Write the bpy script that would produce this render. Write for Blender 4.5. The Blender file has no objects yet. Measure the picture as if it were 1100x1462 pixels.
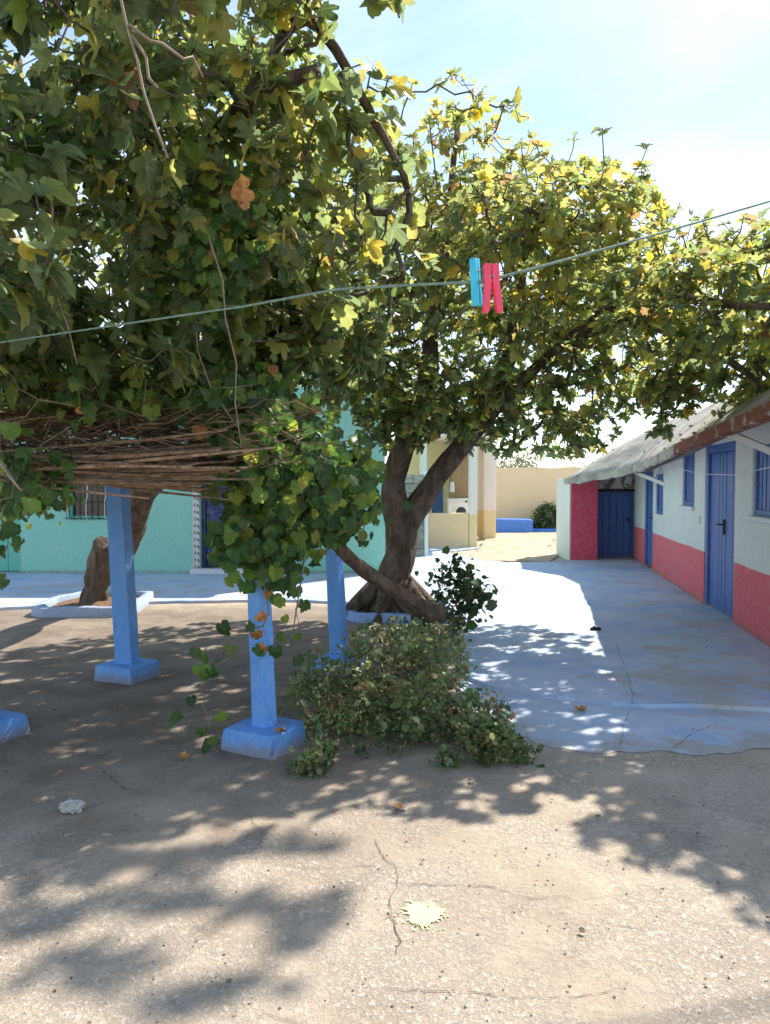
import bpy, bmesh, math, random
import numpy as np
from mathutils import Vector, Matrix
from mathutils.geometry import tessellate_polygon

R = math.radians
random.seed(7)
rng = np.random.default_rng(11)
S = bpy.context.scene
C = S.collection

# ------------------------------------------------------------------ camera
CAM_H, FPX = 1.6, 1100.0
PITCH = math.atan(41 / 1100.0)
cd = bpy.data.cameras.new('camera'); cam = bpy.data.objects.new('camera', cd); C.objects.link(cam)
cam.location = (0, 0, CAM_H); cam.rotation_euler = (math.pi / 2 - PITCH, 0, 0)
cd.sensor_fit = 'HORIZONTAL'; cd.sensor_width = 36; cd.lens = 36.0
cd.clip_start = 0.05; cd.clip_end = 3000
S.camera = cam

# ------------------------------------------------------------------ sky and sun
SUN_AZ, SUN_EL = 42.0, 45.0          # azimuth to the right of the view direction
world = bpy.data.worlds.new('World'); S.world = world; world.use_nodes = True
wn = world.node_tree; wn.nodes.clear()
wout = wn.nodes.new('ShaderNodeOutputWorld'); wbg = wn.nodes.new('ShaderNodeBackground')
sky = wn.nodes.new('ShaderNodeTexSky'); sky.sky_type = 'NISHITA'; sky.sun_disc = False
sky.sun_elevation = R(SUN_EL); sky.sun_rotation = R(SUN_AZ)
sky.air_density = 1.0; sky.dust_density = 0.25; sky.ozone_density = 1.0; sky.altitude = 50
wtc = wn.nodes.new('ShaderNodeTexCoord'); wmap = wn.nodes.new('ShaderNodeMapping')
wmap.inputs['Scale'].default_value = (1.0, 1.3, 2.6); wmap.inputs['Rotation'].default_value = (0.2, 0.5, 0.3)
wno = wn.nodes.new('ShaderNodeTexNoise'); wno.inputs['Scale'].default_value = 1.5
wno.inputs['Detail'].default_value = 7; wno.inputs['Roughness'].default_value = 0.52; wno.inputs['Distortion'].default_value = 0.4
wrm = wn.nodes.new('ShaderNodeMapRange'); wrm.inputs[1].default_value = 0.42; wrm.inputs[2].default_value = 0.74
wrm.inputs[3].default_value = 0.0; wrm.inputs[4].default_value = 0.7
wmx = wn.nodes.new('ShaderNodeMix'); wmx.data_type = 'RGBA'
wmx.inputs[7].default_value = (5.6, 6.0, 6.5, 1)
wn.links.new(wtc.outputs['Generated'], wmap.inputs[0]); wn.links.new(wmap.outputs[0], wno.inputs['Vector'])
wn.links.new(wno.outputs['Fac'], wrm.inputs[0]); wn.links.new(wrm.outputs[0], wmx.inputs[0])
wn.links.new(sky.outputs[0], wmx.inputs[6]); wn.links.new(wmx.outputs[2], wbg.inputs[0])
wbg.inputs[1].default_value = 0.128
wn.links.new(wbg.outputs[0], wout.inputs[0])

sl = bpy.data.lights.new('sun', 'SUN'); sl.energy = 4.3; sl.angle = R(0.53); sl.color = (1, 0.93, 0.82)
sun = bpy.data.objects.new('sun', sl); C.objects.link(sun)
sdir = Vector((math.sin(R(SUN_AZ)) * math.cos(R(SUN_EL)), math.cos(R(SUN_AZ)) * math.cos(R(SUN_EL)), math.sin(R(SUN_EL))))
sun.rotation_euler = sdir.to_track_quat('Z', 'Y').to_euler(); sun.location = sdir * 40

S.view_settings.view_transform = 'Standard'; S.view_settings.look = 'None'
S.view_settings.exposure = 1.05; S.view_settings.gamma = 1.0; S.view_settings.use_curve_mapping = False
S.render.engine = 'CYCLES'
S.cycles.use_denoising = True
S.cycles.max_bounces = 6; S.cycles.diffuse_bounces = 4; S.cycles.glossy_bounces = 2; S.cycles.transmission_bounces = 4; S.cycles.transparent_max_bounces = 4
S.cycles.use_adaptive_sampling = True; S.cycles.adaptive_threshold = 0.02
S.cycles.sample_clamp_indirect = 6

# ------------------------------------------------------------------ helpers
def at(x, y, Y):
    """point on the photograph's sight line (1100 x 1462 frame) at the real distance Y"""
    a = (x - 550) / FPX; b = (731 - y) / FPX
    d = (a, math.cos(PITCH) + b * math.sin(PITCH), -math.sin(PITCH) + b * math.cos(PITCH))
    t = Y / d[1]
    return Vector((d[0] * t, Y, CAM_H + d[2] * t))

def gp(x, y, z=0.0):
    a = (x - 550) / FPX; b = (731 - y) / FPX
    d = (a, math.cos(PITCH) + b * math.sin(PITCH), -math.sin(PITCH) + b * math.cos(PITCH))
    t = (z - CAM_H) / d[2]
    return Vector((d[0] * t, d[1] * t, z))

def root_of(o):
    while o.parent: o = o.parent
    return o

def thing(name, label, cat, loc=(0, 0, 0), group=None):
    o = bpy.data.objects.new(name, None); C.objects.link(o)
    o.location = loc; o.empty_display_size = 0.2
    tag(o, label, cat, group)
    return o

def tag(o, label=None, cat=None, group=None, kind=None):
    if label: o['label'] = label
    if cat: o['category'] = cat
    if group: o['group'] = group
    if kind: o['kind'] = kind
    return o

class MB:
    """collects world-space geometry; build() links it as one mesh object"""
    def __init__(s, xf=None): s.v = []; s.f = []; s.xf = xf or (lambda p: p)
    def add(s, verts, faces):
        b = len(s.v); s.v += [tuple(s.xf(Vector(p))) for p in verts]; s.f += [tuple(i + b for i in f) for f in faces]
    def box(s, x0, y0, z0, x1, y1, z1, rz=0, piv=None, jit=0):
        P = [Vector((x, y, z)) for z in (z0, z1) for y in (y0, y1) for x in (x0, x1)]
        if jit: P = [p + Vector([random.uniform(-jit, jit) for _ in range(3)]) for p in P]
        if rz:
            c = Vector(piv) if piv else Vector(((x0 + x1) / 2, (y0 + y1) / 2, 0)); m = Matrix.Rotation(rz, 3, 'Z')
            P = [m @ (p - c) + c for p in P]
        s.add(P, [(0, 2, 3, 1), (4, 5, 7, 6), (0, 1, 5, 4), (2, 6, 7, 3), (0, 4, 6, 2), (1, 3, 7, 5)])
    def bar(s, a, b, w, h=None):
        a = Vector(a); b = Vector(b); h = h or w; d = (b - a).normalized()
        u = d.cross(Vector((0, 0, 1)) if abs(d.z) < .95 else Vector((0, 1, 0))).normalized(); v = u.cross(d)
        P = [p + u * sx * w / 2 + v * sy * h / 2 for p in (a, b) for sx, sy in ((-1, -1), (1, -1), (1, 1), (-1, 1))]
        s.add(P, [(3, 2, 1, 0), (4, 5, 6, 7), (0, 1, 5, 4), (1, 2, 6, 5), (2, 3, 7, 6), (3, 0, 4, 7)])
    def tube(s, pts, rad, n=8, jit=0, cap=True):
        pts = [Vector(p) for p in pts]; k = len(pts)
        if not hasattr(rad, '__len__'): rad = [rad] * k
        V = []; u = None
        for i in range(k):
            d = (pts[min(i + 1, k - 1)] - pts[max(i - 1, 0)]).normalized()
            if u is None: u = d.cross(Vector((0.3, 0.9, 0.2)) if abs(d.z) > .8 else Vector((0, 0, 1))).normalized()
            u = (u - d * u.dot(d)).normalized(); w = d.cross(u)
            for j in range(n):
                t = 2 * math.pi * j / n; r = rad[i] * (1 + (random.uniform(-jit, jit) if jit else 0))
                V.append(pts[i] + (u * math.cos(t) + w * math.sin(t)) * r)
        F = [(i * n + j, i * n + (j + 1) % n, (i + 1) * n + (j + 1) % n, (i + 1) * n + j) for i in range(k - 1) for j in range(n)]
        if cap: F += [tuple(range(n - 1, -1, -1)), tuple(range((k - 1) * n, k * n))]
        s.add(V, F)
    def wall(s, P, s0, s1, z0, z1, holes, t):
        """slab with openings: P(s, depth, z) -> point; holes are (s0, s1, z0, z1)"""
        ss = sorted({s0, s1, *[h[0] for h in holes], *[h[1] for h in holes]}); zz = sorted({z0, z1, *[h[2] for h in holes], *[h[3] for h in holes]})
        def solid(i, j):
            if not (0 <= i < len(ss) - 1 and 0 <= j < len(zz) - 1): return False
            a = (ss[i] + ss[i + 1]) / 2; b = (zz[j] + zz[j + 1]) / 2
            return not any(h[0] < a < h[1] and h[2] < b < h[3] for h in holes)
        for i in range(len(ss) - 1):
            for j in range(len(zz) - 1):
                if not solid(i, j): continue
                a, b, c, d = ss[i], ss[i + 1], zz[j], zz[j + 1]
                s.add([P(a, 0, c), P(b, 0, c), P(b, 0, d), P(a, 0, d)], [(0, 1, 2, 3)])
                s.add([P(a, t, c), P(b, t, c), P(b, t, d), P(a, t, d)], [(3, 2, 1, 0)])
                if not solid(i - 1, j): s.add([P(a, 0, c), P(a, 0, d), P(a, t, d), P(a, t, c)], [(0, 1, 2, 3)])
                if not solid(i + 1, j): s.add([P(b, 0, c), P(b, t, c), P(b, t, d), P(b, 0, d)], [(0, 1, 2, 3)])
                if not solid(i, j - 1): s.add([P(a, 0, c), P(a, t, c), P(b, t, c), P(b, 0, c)], [(0, 1, 2, 3)])
                if not solid(i, j + 1): s.add([P(a, 0, d), P(b, 0, d), P(b, t, d), P(a, t, d)], [(0, 1, 2, 3)])
    def build(s, name, mat, parent=None, smooth=False, bevel=0, seg=1, weld=False, normals=True):
        base = root_of(parent).location.copy() if parent else Vector((0, 0, 0))
        me = bpy.data.meshes.new(name)
        me.from_pydata([tuple(Vector(p) - base) for p in s.v], [], s.f); me.update()
        if bevel or weld or normals:
            bm = bmesh.new(); bm.from_mesh(me)
            if weld or bevel: bmesh.ops.remove_doubles(bm, verts=bm.verts, dist=1e-4)
            if normals: bmesh.ops.recalc_face_normals(bm, faces=bm.faces)
            if bevel:
                ed = [e for e in bm.edges if len(e.link_faces) == 2 and e.calc_face_angle(0) > .6]
                bmesh.ops.bevel(bm, geom=ed, offset=bevel, segments=seg, profile=.5, affect='EDGES', clamp_overlap=True)
            bm.to_mesh(me); bm.free()
        if smooth: me.shade_smooth()
        me.materials.append(mat)
        o = bpy.data.objects.new(name, me); C.objects.link(o)
        if parent: o.parent = parent
        return o

def link_mesh(name, me, parent=None, M=None):
    o = bpy.data.objects.new(name, me); C.objects.link(o)
    if parent:
        o.parent = parent
        if M is not None: o.matrix_local = Matrix.Translation(-root_of(parent).location) @ M
    elif M is not None: o.matrix_world = M
    return o

# ------------------------------------------------------------------ material helpers
class NT:
    def __init__(s, name):
        s.m = bpy.data.materials.new(name); s.m.use_nodes = True; s.t = s.m.node_tree
        s.b = s.t.nodes['Principled BSDF']; s.out = s.t.nodes['Material Output']
        s.obj = s.n('ShaderNodeTexCoord').outputs['Object']
    def n(s, t, **kw):
        o = s.t.nodes.new(t)
        for k, v in kw.items(): setattr(o, k, v)
        return o
    def l(s, a, b): s.t.links.new(a, b)
    def set(s, sock, v):
        if hasattr(v, 'is_output'): s.l(v, sock)
        else: sock.default_value = v
    def noise(s, scale, detail=5, rough=.55, dist=0, vec=None, stretch=None, out='Fac'):
        v = vec or s.obj
        if stretch:
            mp = s.n('ShaderNodeMapping'); mp.inputs['Scale'].default_value = stretch; s.l(v, mp.inputs[0]); v = mp.outputs[0]
        o = s.n('ShaderNodeTexNoise'); s.l(v, o.inputs['Vector'])
        o.inputs['Scale'].default_value = scale; o.inputs['Detail'].default_value = detail
        o.inputs['Roughness'].default_value = rough; o.inputs['Distortion'].default_value = dist
        return o.outputs[out]
    def rng(s, v, a, b, c=0., d=1., smooth=True):
        o = s.n('ShaderNodeMapRange'); o.interpolation_type = 'SMOOTHSTEP' if smooth else 'LINEAR'
        s.set(o.inputs[0], v)
        for i, q in enumerate((a, b, c, d)): s.set(o.inputs[i + 1], q)
        return o.outputs[0]
    def mix(s, f, a, b, mode='MIX'):
        o = s.n('ShaderNodeMix', data_type='RGBA', blend_type=mode)
        s.set(o.inputs[0], f)
        for i, q in ((6, a), (7, b)):
            s.set(o.inputs[i], (*q, 1) if isinstance(q, tuple) and len(q) == 3 else q)
        return o.outputs[2]
    def math(s, op, a, b=0.):
        o = s.n('ShaderNodeMath', operation=op); s.set(o.inputs[0], a); s.set(o.inputs[1], b); return o.outputs[0]
    def bump(s, h, strength=.4, dist=.01, prev=None):
        o = s.n('ShaderNodeBump'); o.inputs['Strength'].default_value = strength; o.inputs['Distance'].default_value = dist
        s.l(h, o.inputs['Height'])
        if prev: s.l(prev, o.inputs['Normal'])
        return o.outputs[0]
    def fin(s, col, rough=.8, normal=None, spec=.3):
        s.set(s.b.inputs['Base Color'], (*col, 1) if isinstance(col, tuple) and len(col) == 3 else col)
        s.set(s.b.inputs['Roughness'], rough)
        s.b.inputs['Specular IOR Level'].default_value = spec
        if normal: s.l(normal, s.b.inputs['Normal'])
        return s.m

def paint(name, col, under=(.38, .33, .28), wear=.10, rough=.75, band=None, bscale=1., dirt=.25, bumpd=.018, chips=9., splash=0.):
    """hand-brushed lime paint on plaster; band = (height, lower colour)"""
    k = NT(name); c = col if not band else None
    if band:
        z = k.n('ShaderNodeSeparateXYZ'); k.l(k.obj, z.inputs[0])
        w = k.math('ADD', z.outputs[2], k.math('MULTIPLY', k.math('SUBTRACT', k.noise(2.2, 4), .5), .05))
        f = k.rng(w, band[0] - .006, band[0] + .006)
        c = k.mix(f, band[1], col)
    n1 = k.noise(1.6 * bscale, 6, .6); n2 = k.noise(14 * bscale, 5, .6)
    c = k.mix(k.rng(n1, .3, .75, 0, dirt), c, k.mix(.55, c, under))
    c = k.mix(k.rng(n2, .35, .8, 0, .22), c, k.mix(.5, c, (1, 1, 1)))
    st = k.noise(3.5, 5, .6, stretch=(4, 4, .5))
    c = k.mix(k.rng(st, .55, .8, 0, dirt * .9), c, k.mix(.6, c, under))
    ch = k.rng(k.noise(chips * bscale, 7, .68, .3), .70 - wear * .55, .735 - wear * .55)
    c = k.mix(ch, c, under)
    if splash:
        zz = k.n('ShaderNodeSeparateXYZ'); k.l(k.obj, zz.inputs[0])
        e = k.math('ADD', zz.outputs[2], k.math('MULTIPLY', k.math('SUBTRACT', k.noise(9, 7, .7), .5), splash * 1.6))
        c = k.mix(k.rng(e, splash * .1, splash, .7, 0), c, k.mix(k.noise(30, 4), (.22, .17, .13), (.33, .27, .21)))
    h = k.mix(.5, k.noise(5 * bscale, 4), k.noise(38 * bscale, 6, .65))
    h = k.math('SUBTRACT', h, k.math('MULTIPLY', ch, .18))
    return k.fin(c, k.rng(n2, .2, .8, rough - .08, rough + .1), k.bump(h, .55, bumpd))

def simple(name, col, var=.25, scale=12., rough=.6, spec=.35, stretch=None, bump=.25, bd=.004, rnd=0.):
    k = NT(name); n1 = k.noise(scale, 6, .6, stretch=stretch)
    dark = tuple(x * (1 - var) for x in col); lite = tuple(min(1, x * (1 + var)) for x in col)
    c = k.mix(k.rng(n1, .25, .75), dark, lite)
    if rnd:
        oi = k.n('ShaderNodeObjectInfo'); hs = k.n('ShaderNodeHueSaturation')
        k.l(k.rng(oi.outputs['Random'], 0, 1, 1 - rnd, 1 + rnd, False), hs.inputs['Value']); k.l(c, hs.inputs['Color']); c = hs.outputs[0]
    return k.fin(c, rough, k.bump(k.noise(scale * 3, 5, .6, stretch=stretch), bump, bd), spec)

def concrete_mat():
    k = NT('worn_concrete')
    big = k.noise(.45, 5, .6, .3); mid = k.noise(2.6, 8, .62, .4); fine = k.noise(34, 6, .65); grit = k.noise(170, 3, .6)
    c = k.mix(k.rng(mid, .32, .68), (.42, .335, .25), (.55, .455, .35))
    c = k.mix(k.rng(big, .42, .66, 0, .6), c, (.34, .282, .228))
    # worn top skin: pale flakes left on a sandy bed
    mask = k.rng(k.noise(1.25, 7, .66, .3), .36, .60)
    fl = k.rng(k.noise(44, 10, .76, .25, stretch=(1, .8, 1)), .43, .58)
    c = k.mix(k.math('MULTIPLY', k.math('MULTIPLY', fl, mask), .6), c, (.68, .605, .51))
    pit = k.rng(k.noise(75, 6, .7), .62, .74)
    c = k.mix(k.math('MULTIPLY', pit, .45), c, (.17, .135, .105))
    c = k.mix(k.rng(fine, .35, .7, 0, .42), c, k.mix(.55, c, (.22, .175, .135)))
    c = k.mix(k.rng(k.noise(95, 5, .7), .52, .7, 0, .25), c, (.24, .2, .16))
    stain = k.rng(k.noise(.9, 7, .65, .8), .60, .74)
    c = k.mix(k.math('MULTIPLY', stain, .5), c, (.17, .135, .11))
    c = k.mix(k.rng(grit, .6, .75, 0, .3), c, (.55, .5, .44))
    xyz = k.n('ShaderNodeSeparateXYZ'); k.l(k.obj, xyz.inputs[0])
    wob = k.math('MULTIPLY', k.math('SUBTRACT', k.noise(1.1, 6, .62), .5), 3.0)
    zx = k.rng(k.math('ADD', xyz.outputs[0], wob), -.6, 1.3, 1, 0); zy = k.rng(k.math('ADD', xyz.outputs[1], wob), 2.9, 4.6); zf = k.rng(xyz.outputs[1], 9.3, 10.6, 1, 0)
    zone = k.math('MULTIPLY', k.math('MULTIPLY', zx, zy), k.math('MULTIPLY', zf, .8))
    c = k.mix(zone, c, k.mix(k.rng(mid, .35, .65), (.17, .128, .095), (.265, .207, .158)))  # soil-brown tone under the pergola; also paints the shade there darker
    h = k.math('ADD', k.math('MULTIPLY', fine, .5), k.math('ADD', k.math('MULTIPLY', k.math('MULTIPLY', fl, mask), .25), k.math('MULTIPLY', grit, .25)))
    h = k.math('SUBTRACT', h, k.math('MULTIPLY', pit, .2))
    b = k.bump(mid, .4, .07); b = k.bump(h, .8, .016, b)
    return k.fin(c, .88, b, .2)

def blue_floor_mat():
    k = NT('worn_blue_floor_paint')
    big = k.noise(.55, 6, .62, .5); mid = k.noise(3., 8, .65, .4); fine = k.noise(30, 6, .65)
    c = k.mix(k.rng(mid, .3, .7), (.45, .53, .66), (.56, .635, .745))
    c = k.mix(k.rng(k.noise(1.3, 5, .6), .45, .7, 0, .6), c, (.27, .39, .64))
    w = k.math('ADD', k.math('MULTIPLY', big, .62), k.math('MULTIPLY', mid, .38))
    xyz = k.n('ShaderNodeSeparateXYZ'); k.l(k.obj, xyz.inputs[0])
    w = k.math('ADD', w, k.rng(k.math('ADD', xyz.outputs[1], k.math('MULTIPLY', k.math('SUBTRACT', k.noise(3.5, 7, .7), .5), 1.1)), 4.45, 5.0, .16, 0))
    wear = k.rng(w, .50, .62)
    c = k.mix(k.math('MULTIPLY', wear, .85), c, k.mix(k.noise(18, 6), (.34, .30, .27), (.50, .46, .42)))
    sp = k.rng(k.noise(42, 7, .72), .58, .68)
    c = k.mix(k.math('MULTIPLY', sp, .6), c, (.25, .24, .25))
    sc = k.rng(k.noise(7, 8, .7, .5, stretch=(.6, 2.2, 1)), .60, .66)
    c = k.mix(k.math('MULTIPLY', sc, .4), c, (.34, .33, .34))
    b = k.bump(mid, .5, .07); b = k.bump(k.math('SUBTRACT', fine, k.math('MULTIPLY', sp, .25)), .5, .012, b)
    return k.fin(c, .72, b, .3)

def bark_mat(name, a=(.055, .038, .027), b=(.205, .155, .115), s=1.):
    k = NT(name)
    n1 = k.noise(7 * s, 8, .68, .8, stretch=(1, 1, .35)); n2 = k.noise(2.2 * s, 5, .6); n3 = k.noise(40 * s, 5, .6)
    c = k.mix(k.rng(n1, .3, .7), a, b)
    c = k.mix(k.rng(n2, .5, .75, 0, .6), c, (.26, .225, .19))
    c = k.mix(k.rng(n3, .6, .75, 0, .4), c, (.06, .045, .035))
    bb = k.bump(n1, 1.0, .07); bb = k.bump(n3, .8, .014, bb)
    return k.fin(c, .88, bb, .2)

def leaf_mat(name, veins=.35, trans=.42, rough=.42):
    k = NT(name)
    ca = k.n('ShaderNodeAttribute', attribute_name='lc'); ua = k.n('ShaderNodeAttribute', attribute_name='luv')
    sp = k.n('ShaderNodeSeparateXYZ'); k.l(ua.outputs['Vector'], sp.inputs[0])
    ang = k.math('ARCTAN2', sp.outputs[0], sp.outputs[1])
    q = k.math('PINGPONG', ang, R(26)); rr = k.n('ShaderNodeVectorMath', operation='LENGTH'); k.l(ua.outputs['Vector'], rr.inputs[0])
    vd = k.math('MULTIPLY', q, rr.outputs['Value'])
    vein = k.rng(vd, .012, .035, 1, 0)
    mott = k.noise(30, 4, .6)
    c = k.mix(k.rng(mott, .3, .75, 0, .35), ca.outputs['Color'], k.mix(.6, ca.outputs['Color'], (.02, .03, .01)))
    c = k.mix(k.math('MULTIPLY', vein, veins), c, (.42, .42, .2))
    geo = k.n('ShaderNodeNewGeometry')
    c = k.mix(k.math('MULTIPLY', geo.outputs['Backfacing'], .25), c, (.22, .25, .15))
    k.fin(c, rough, k.bump(k.math('ADD', mott, vein), .25, .006), .4)
    tl = k.n('ShaderNodeBsdfTranslucent')
    hs = k.n('ShaderNodeHueSaturation'); hs.inputs['Saturation'].default_value = 1.02; hs.inputs['Value'].default_value = 2.6
    k.l(c, hs.inputs['Color']); k.l(hs.outputs[0], tl.inputs[0])
    mx = k.n('ShaderNodeMixShader'); mx.inputs[0].default_value = trans
    k.l(k.b.outputs[0], mx.inputs[1]); k.l(tl.outputs[0], mx.inputs[2]); k.l(mx.outputs[0], k.out.inputs[0])
    return k.m

M = {}
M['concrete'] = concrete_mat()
M['bluefloor'] = blue_floor_mat()
M['crack'] = simple('crack_dirt', (.15, .122, .095), .4, 40, .95, .1)
M['post'] = paint('blue_post_paint', (.13, .36, .80), (.40, .43, .48), .09, .6, dirt=.15, bscale=1.6, bumpd=.012, splash=.09)
M['turq'] = paint('turquoise_wall_paint', (.25, .60, .47), (.5, .62, .56), .09, .8, dirt=.28, splash=.12)
M['turq_door'] = paint('green_door_paint', (.14, .50, .38), (.3, .4, .35), .03, .6, dirt=.15)
M['pinkwhite'] = paint('white_wall_over_pink_band', (.74, .74, .70), (.45, .42, .38), .12, .85, band=(.715, (.80, .125, .155)), dirt=.26, splash=.12, bumpd=.04)
M['white'] = paint('white_lime_wash', (.78, .78, .76), (.5, .47, .42), .06, .85, dirt=.18)
M['pink'] = paint('pink_column_paint', (.72, .07, .125), (.6, .3, .3), .04, .8, dirt=.15)
M['door'] = paint('blue_door_gloss', (.04, .125, .41), (.16, .2, .28), .10, .42, dirt=.3, bscale=2, bumpd=.006, splash=.12)
M['door_dark'] = paint('dark_blue_door', (.018, .028, .12), (.06, .07, .1), .03, .45, dirt=.2)
M['yellow'] = paint('yellow_wall_paint', (.84, .665, .40), (.5, .43, .3), .05, .85, dirt=.18)
M['yw_white'] = paint('white_wall_over_yellow_band', (.80, .79, .75), (.5, .45, .38), .04, .85, band=(.84, (.80, .67, .38)), dirt=.12)
M['brownwall'] = paint('brown_porch_wall', (.30, .20, .10), (.4, .3, .2), .04, .85, dirt=.2)
M['bench'] = paint('blue_bench_paint', (.05, .20, .66), (.25, .35, .5), .05, .6, dirt=.15)
M['rubble'] = simple('rubble_lintel', (.30, .28, .26), .55, 9, .95, .15, None, .8, .03)
M['roof'] = simple('weathered_roof_screed', (.40, .365, .31), .35, 3, .92, .15, None, .7, .025)
M['tanpath'] = simple('tan_rough_concrete', (.46, .37, .27), .3, 4, .92, .15, None, .6, .02)
M['kerb'] = paint('pale_blue_kerb_paint', (.30, .38, .50), (.28, .25, .22), .16, .8, dirt=.4, bscale=2)
M['kerb_blue'] = paint('blue_kerb_paint', (.22, .36, .68), (.36, .34, .32), .10, .8, dirt=.25, bscale=2)
M['soil'] = simple('dry_soil', (.20, .125, .08), .5, 14, .95, .1, None, .8, .02)
M['reed'] = simple('dry_reed', (.25, .165, .11), .5, 20, .7, .3, (1, 1, 1), .3, .003, .35)
M['brush'] = simple('dead_brushwood', (.17, .11, .075), .45, 20, .9, .2)
M['bark'] = bark_mat('fig_bark')
M['vinebark'] = bark_mat('vine_bark', (.10, .066, .045), (.27, .19, .135), 2.)
M['twig'] = bark_mat('fig_twig_bark', (.12, .10, .08), (.27, .235, .19), 3.)
M['cane'] = simple('vine_cane', (.23, .175, .13), .3, 20, .75, .3)
M['figleaf'] = leaf_mat('fig_leaf', .16, .55, .36)
M['vineleaf'] = leaf_mat('grape_leaf', .10, .5, .45)
M['shrubleaf'] = leaf_mat('shrub_leaf', .0, .42, .5)
M['farleaf'] = leaf_mat('far_leaf', .0, .3, .5)
M['rope'] = simple('faded_green_rope', (.15, .23, .19), .35, 90, .8, .2, None, .5, .002)
M['cyan'] = simple('cyan_plastic', (.02, .46, .66), .1, 30, .35, .5)
M['pinkplastic'] = simple('pink_plastic', (.80, .055, .13), .1, 30, .35, .5)
M['steel'] = simple('dull_steel', (.4, .4, .4), .2, 40, .4, .5)
M['black'] = simple('dark_iron', (.02, .02, .022), .3, 30, .5, .4)
M['wirewhite'] = simple('white_cord', (.75, .75, .74), .1, 30, .6, .3)
M['whitewood'] = paint('white_painted_wood', (.72, .72, .72), (.4, .36, .32), .08, .6, dirt=.2, bscale=2)
M['machine'] = simple('white_enamel', (.78, .78, .78), .04, 5, .3, .5)
M['glassdark'] = simple('dark_glass', (.015, .018, .022), .2, 8, .1, .6)
M['block'] = simple('cement_block', (.36, .33, .29), .3, 16, .95, .1, None, .7, .012, .18)
M['pale_mark'] = simple('pale_yellow_mark', (.78, .78, .34), .05, 25, .7, .3)
M['paper'] = simple('crumpled_paper', (.50, .47, .42), .1, 20, .85, .2)
M['dryleaf'] = simple('dry_leaf', (.42, .20, .075), .4, 30, .8, .2, None, .3, .004, .35)
M['litter'] = simple('leaf_litter', (.2, .135, .09), .5, 8, .9, .1)

def fascia_mat():
    k = NT('peeling_red_fascia')
    n = k.noise(5, 8, .7, .4); f = k.rng(n, .56, .62)
    c = k.mix(f, (.25, .085, .05), (.45, .41, .37))
    c = k.mix(k.rng(k.noise(22, 6), .5, .7, 0, .6), c, (.16, .12, .1))
    return k.fin(c, .9, k.bump(n, .7, .02), .2)
M['fascia'] = fascia_mat()

def tile_mat():
    k = NT('patterned_tile')
    v = k.n('ShaderNodeTexVoronoi'); v.inputs['Scale'].default_value = 14; k.l(k.obj, v.inputs['Vector'])
    f = k.rng(v.outputs['Distance'], .28, .36)
    return k.fin(k.mix(f, (.16, .08, .10), (.62, .58, .55)), .3, None, .5)
M['tile'] = tile_mat()

def peel_mat():
    k = NT('peeling_plaster_over_stone')
    n = k.noise(6.5, 8, .68, .6); f = k.rng(n, .47, .50)
    c = k.mix(f, k.mix(k.noise(18, 5), (.12, .11, .105), (.28, .25, .23)), (.66, .65, .62))
    return k.fin(c, .92, k.bump(n, .9, .04), .2)
M['peel'] = peel_mat()

# ------------------------------------------------------------------ ground
g = MB()
xs = sorted(set([-900, -300, -100, -40, -20] + [-12 + i * .5 for i in range(49)] + [20, 40, 100, 300, 900]))
ys = sorted(set([-300, -60, -20, -8] + [-4 + i * .5 for i in range(60)] + [30, 45, 80, 200, 500, 1500]))
gv = [(x, y, 0 if abs(x) > 11 or y > 24 else 0.0015 * math.sin(1.7 * x + .6 * y) * math.sin(1.1 * y - .4 * x) - .0015) for y in ys for x in xs]
nx = len(xs)
g.add(gv, [(j * nx + i, j * nx + i + 1, (j + 1) * nx + i + 1, (j + 1) * nx + i) for j in range(len(ys) - 1) for i in range(nx - 1)])
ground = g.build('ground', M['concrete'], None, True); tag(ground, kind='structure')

def ragged(pts, step=.12, amp=.03, seed=1):
    rr = random.Random(seed); out = []
    for i, p in enumerate(pts):
        q = pts[(i + 1) % len(pts)]; d = math.hypot(q[0] - p[0], q[1] - p[1]); n = max(1, int(d / step)); 
        if n > 160: n = 160
        for t in range(n):
            u = t / n; a = amp if 0 < t else amp * .3
            out.append((p[0] + (q[0] - p[0]) * u + rr.uniform(-a, a), p[1] + (q[1] - p[1]) * u + rr.uniform(-a, a)))
    return out

def sheet(name, pts, z, mat, thick=0., parent=None, kind='structure', bev=0):
    m = MB(); n = len(pts)
    tri = tessellate_polygon([[Vector((x, y, 0)) for x, y in pts]])
    m.add([(x, y, z) for x, y in pts], [tuple(t) for t in tri])
    if thick:
        e = .018
        m.add([(x, y, z) for x, y in pts] + [(x, y, z - thick) for x, y in pts], [(i, (i + 1) % n, n + (i + 1) % n, n + i) for i in range(n)])
    o = m.build(name, mat, parent, weld=True)
    if kind: o['kind'] = kind
    return o

blue_pts = [(.62, 6.35), (.80, 5.93), (1.15, 5.68), (1.75, 5.45), (2.5, 5.36), (3.1, 5.3), (4.2, 5.2), (6.4, 16.6), (4.2, 17.3), (3.6, 15.4), (2.4, 15.2), (1.8, 16.2), (1.35, 17.6), (2.25, 18.6), (2.25, 19.4), (.2, 19.4),
            (-.05, 13.5), (-9.5, 13.3), (-9.5, 9.6), (-5.2, 9.55), (-4.6, 9.75), (-3, 10.2), (-1.4, 10.35), (-.5, 10.15), (.75, 10.0), (.95, 9.0), (.8, 7.6)]
slab = sheet('painted_floor', ragged(blue_pts, .12, .022, 3), .034, M['bluefloor'], .05)
skirt_pts = [(.55, 6.4), (.62, 5.2), (.80, 4.72), (1.1, 4.56), (1.46, 4.50), (1.9, 4.50), (2.32, 4.57), (3.1, 4.5), (3.3, 5.5), (2.5, 5.55), (1.75, 5.62), (1.0, 5.95)]
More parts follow.
